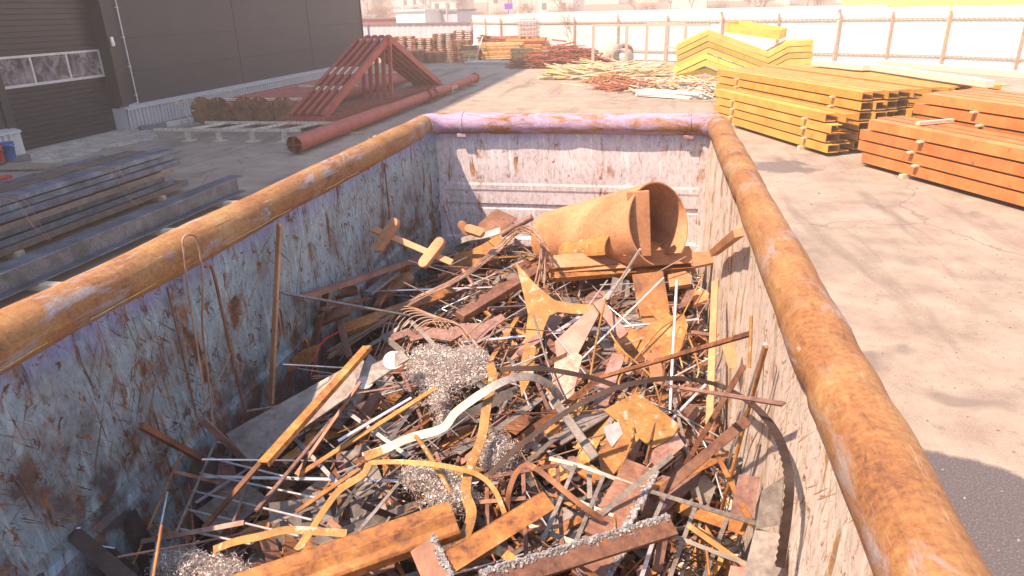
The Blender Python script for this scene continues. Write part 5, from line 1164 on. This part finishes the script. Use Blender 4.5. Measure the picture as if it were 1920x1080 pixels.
hbar((1160,665,.10),(1125,760,.02),26,'mauve','wide mauve upright strip behind the yellow plate','wide_flat_bar','flat bar',th=.008)
# heavy bottom pieces
A, B = pt(852,968,.17), pt(395,1128,.12); q = MB(); w_ = 66*mpp(A)
q.prof(A, B, [(-w_/2,-.05),(-w_/2+.006,-.05),(-w_/2+.012,-.006),(-w_*.15,0),(0,.014),(w_*.22,0),(w_/2-.012,-.006),(w_/2-.006,-.05),(w_/2,-.05),(w_/2,-.002),(w_/2-.01,.006),(w_*.22,.007),(0,.022),(-w_*.15,.007),(-w_/2+.01,.006),(-w_/2,-.002)], side_n(B-A, 8))
T('heavy_channel', q, 'rust', 'heavy ribbed orange channel filling the bottom of the heap', 'channel', bev=.002)
A, B = P3((1030,938,.20)), P3((838,1058,.14)); q = MB(); w_ = 36*mpp(A); q.prof(A, B, [(-w_/2,0),(w_/2,0),(w_/2,.004),(-w_/2+.004,.004),(-w_/2+.004,.0),(-w_/2,-.028),(-w_/2-.004,-.028),(-w_/2-.004,.002)], side_n(B-A, -5)); T('angle_bar', q, 'rust', 'bright orange angle bar end at the bottom centre', 'angle bar')
hband([(895,1040,.10),(930,1030,.12),(965,1052,.10),(1000,1075,.08)],16,'rusty','curled rusty strap end beside the orange angle')
hcrust((1262,982,.20),(905,1092,.16),40,'brown','long torch cut bar with crusty grey edge at the bottom right',11,flip=True,tilt=6)
hcrust((792,1018,.16),(826,1095,.12),52,'brown','short crusty torch cut block at the bottom centre',12,tilt=0)
hcrust((1205,872,.14),(1128,1010,.06),64,'brown','wide torch cut plate with ragged right edge',13,flip=False)
hcrust((1150,1010,.04),(1100,1090,.0),60,'brown','second torch cut plate lying under the long crusty bar',14,flip=False)
hplate([(1416,990),(1482,1006),(1474,1050),(1452,1090),(1392,1085)],'grey','square grey plate in the bottom right corner of the heap',.12,(-.1,-.4,1),.012)
hplate([(1370,1060),(1440,1072),(1436,1100),(1362,1095)],'mauve','brown plate edge below the square grey plate',.10,(-.1,-.4,1),.012)
# thin welded frames
def grid(lab, segs, mt='brown', w_=6):
    t = thing('bar_grid', tuple(P3(segs[0][0])), lab, 'welded frame')
    for a, b in segs:
        A, B = P3(a), P3(b); q = MB(); q.bar(A, B, w_*mpp(A), .006, side_n(B-A)); q.build('frame_bar', M[mt], t)
grid('open welded frame of thin bars at the lower right', [((1030,860,.12),(1090,874,.12)),((1090,874,.12),(1215,920,.12)),((1215,920,.12),(1430,985,.12)),((1079,872,.12),(1002,1050,.06)),((1132,892,.12),(1078,1020,.06)),((1246,930,.12),(1226,975,.08)),((1303,952,.12),(1255,1085,.06)),((1364,970,.12),(1320,1085,.06)),((1060,930,.08),(1150,968,.08)),((1250,1000,.10),(1400,1058,.10))], 'grey', 7)
grid('rusty welded grid of flat bars at the bottom centre', [((913,888,.10),(914,985,.06)),((981,880,.10),(987,1055,.05)),((850,946,.08),(985,934,.09)),((860,905,.10),(1045,872,.11)),((990,995,.06),(1055,985,.06)),((1045,872,.10),(1055,1035,.05))], 'brown', 7)
grid('grey narrow grid lying right of the rusty grid', [((1105,880,.06),(1106,935,.04)),((990,985,.05),(1110,1030,.05)),((1048,925,.07),(1135,965,.07))], 'grey', 9)
t = thing('expanded_mesh', tuple(pt(1300,1045,.0)), 'dark piece of expanded mesh at the bottom right', 'mesh'); q = MB()
for r_ in range(5):
    for c_ in range(5):
        u, v = 1255+c_*24+(r_ % 2)*12, 1015+r_*15; q.tube(spline([pt(u,v,.01), pt(u+12,v+8,.015), pt(u+24,v,.01)], 3), .003, 5); q.tube(spline([pt(u,v,.01), pt(u+12,v-8,.015), pt(u+24,v,.01)], 3), .003, 5)
q.build('mesh', M['dark'], t)
hband([(1300,985,.06),(1345,1020,.08),(1352,1045,.08),(1338,1075,.04)],9,'rusty','small hooked rusty strap near the mesh')
hbar((1290,985,.14),(1400,1062,.10),9,'rust','orange bar lying over the welded frame, lower right',th=.008)
hrod([(1325,1032,.14),(1330,1078,.08)],.005,'rusty','tiny upright rusty stub at the bottom right')
# dark fins at bottom left
for px, lab, dz in (([(103,990),(151,990),(262,1082),(205,1084)],'dark thin plate with bright edge at the far left bottom, upper',.10),([(166,1020),(215,1028),(262,1070),(238,1082)],'dark thin plate with bright edge, second at the left bottom',.04),([(188,1053),(236,1061),(262,1090),(240,1098)],'dark thin plate with bright edge, lowest at the left bottom',.0)):
    hplate(px,'dark',lab,dz,(.5,-.7,.5),.005); A = pt(px[0][0],px[0][1],dz); 
    c_ = sum(p[0] for p in px)/4, sum(p[1] for p in px)/4; c3 = pt(c_[0], c_[1], dz); n_ = V((.5,-.7,.5)).normalized(); e = [CAM+ray(*p)*((c3-CAM).dot(n_)/ray(*p).dot(n_)) for p in px[:2]]
    o = bpy.data.objects[-1]; q = MB(); q.tube([e[0]+n_*.001, e[1]+n_*.001], .0032, 6)
    pl_ = [o for o in COL.objects if o.get('label') == lab][0]; q.build('ground_edge', M['silver'], pl_)
hplate([(230,985),(253,952),(302,1040),(285,1085),(268,1085)],'dark','tall dark plate leaning in the bottom left corner',.06,(.6,-.7,.3),.006)
# swarf
def curls(px, k, lab, seed, dz=.05):
    rr = random.Random(seed); q = MB()
    for i in range(k):
        u0, v0, su, sv = rr.choice(px); a, r_ = rr.uniform(0, 6.28), math.sqrt(rr.random()); hh = max(0, 1-r_*r_)
        c = pt(u0+su*r_*math.cos(a), v0+sv*r_*math.sin(a), dz-.03+rr.uniform(0,.07)*hh)
        ax = V((rr.gauss(0,1), rr.gauss(0,1), rr.gauss(0,1))).normalized(); e, f_, g_ = basis(ax); R_ = rr.uniform(.004,.013); t0 = rr.uniform(0, 6.28); n_ = rr.randint(5, 12); pitch = rr.uniform(.002,.008); w_ = rr.uniform(.0007,.0015); vs = []
        for j in range(n_+1):
            t = t0+j*.75; p = c+e*pitch*j*.5+(f_*math.cos(t)+g_*math.sin(t))*R_; vs += [p-e*w_, p+e*w_]
        q.add(vs, [(2*j, 2*j+1, 2*j+3, 2*j+2) for j in range(n_)])
    for i in range(k//22):
        u0, v0, su, sv = rr.choice(px); a = rr.uniform(0, 6.28); c = pt(u0+su*math.cos(a)*rr.uniform(.6,1.15), v0+sv*math.sin(a)*rr.uniform(.6,1.15), dz+rr.uniform(-.02,.03)); d = V((rr.gauss(0,1), rr.gauss(0,1), rr.gauss(0,.5))).normalized(); e, f_, g_ = basis(d); R_ = rr.uniform(.003,.008)
        q.tube([c+e*.0035*j+(f_*math.cos(j*.9)+g_*math.sin(j*.9))*R_+V((0,0,-.0012*j)) for j in range(rr.randint(12, 26))], .0008, 3, False)
    return T('swarf_clump', q, 'swarf', lab, 'metal shavings')
curls([(812,668,42,22),(850,690,66,34),(820,700,45,30),(880,668,34,16),(800,690,38,30),(822,740,16,26)], 5200, 'largest fluffy clump of metal shavings beside the grey plate', 1, .13)
curls([(930,852,34,28),(935,838,24,18)], 1500, 'small round clump of metal shavings under the saw blade', 2, .09)
curls([(800,895,48,20),(790,890,34,22),(840,925,44,30),(860,930,30,22)], 3200, 'clump of metal shavings under the lumpy rusted stick', 3, .09)
curls([(345,1060,46,26),(400,1070,58,26),(320,1055,26,20)], 3200, 'blue grey clump of metal shavings in the bottom left', 4, .10)
curls([(832,750,10,36),(825,790,8,18)], 260, 'thin trailing tuft of shavings below the largest clump', 5, .07)

# ---------------------------------------------------------------- air
m, nt, bs = newmat('warm_air'); nt.nodes.remove(bs); pv = nt.nodes.new('ShaderNodeVolumePrincipled')
pv.inputs['Color'].default_value = (.95,.90,.84,1); pv.inputs['Density'].default_value = HAZE; pv.inputs['Anisotropy'].default_value = .1
nt.links.new(pv.outputs[0], nt.nodes['Material Output'].inputs['Volume'])
q = MB(); q.box(-310, 310, -70, 590, -2, 48); tag(q.build('haze', m, loc=(0,0,-2)), kind='stuff')
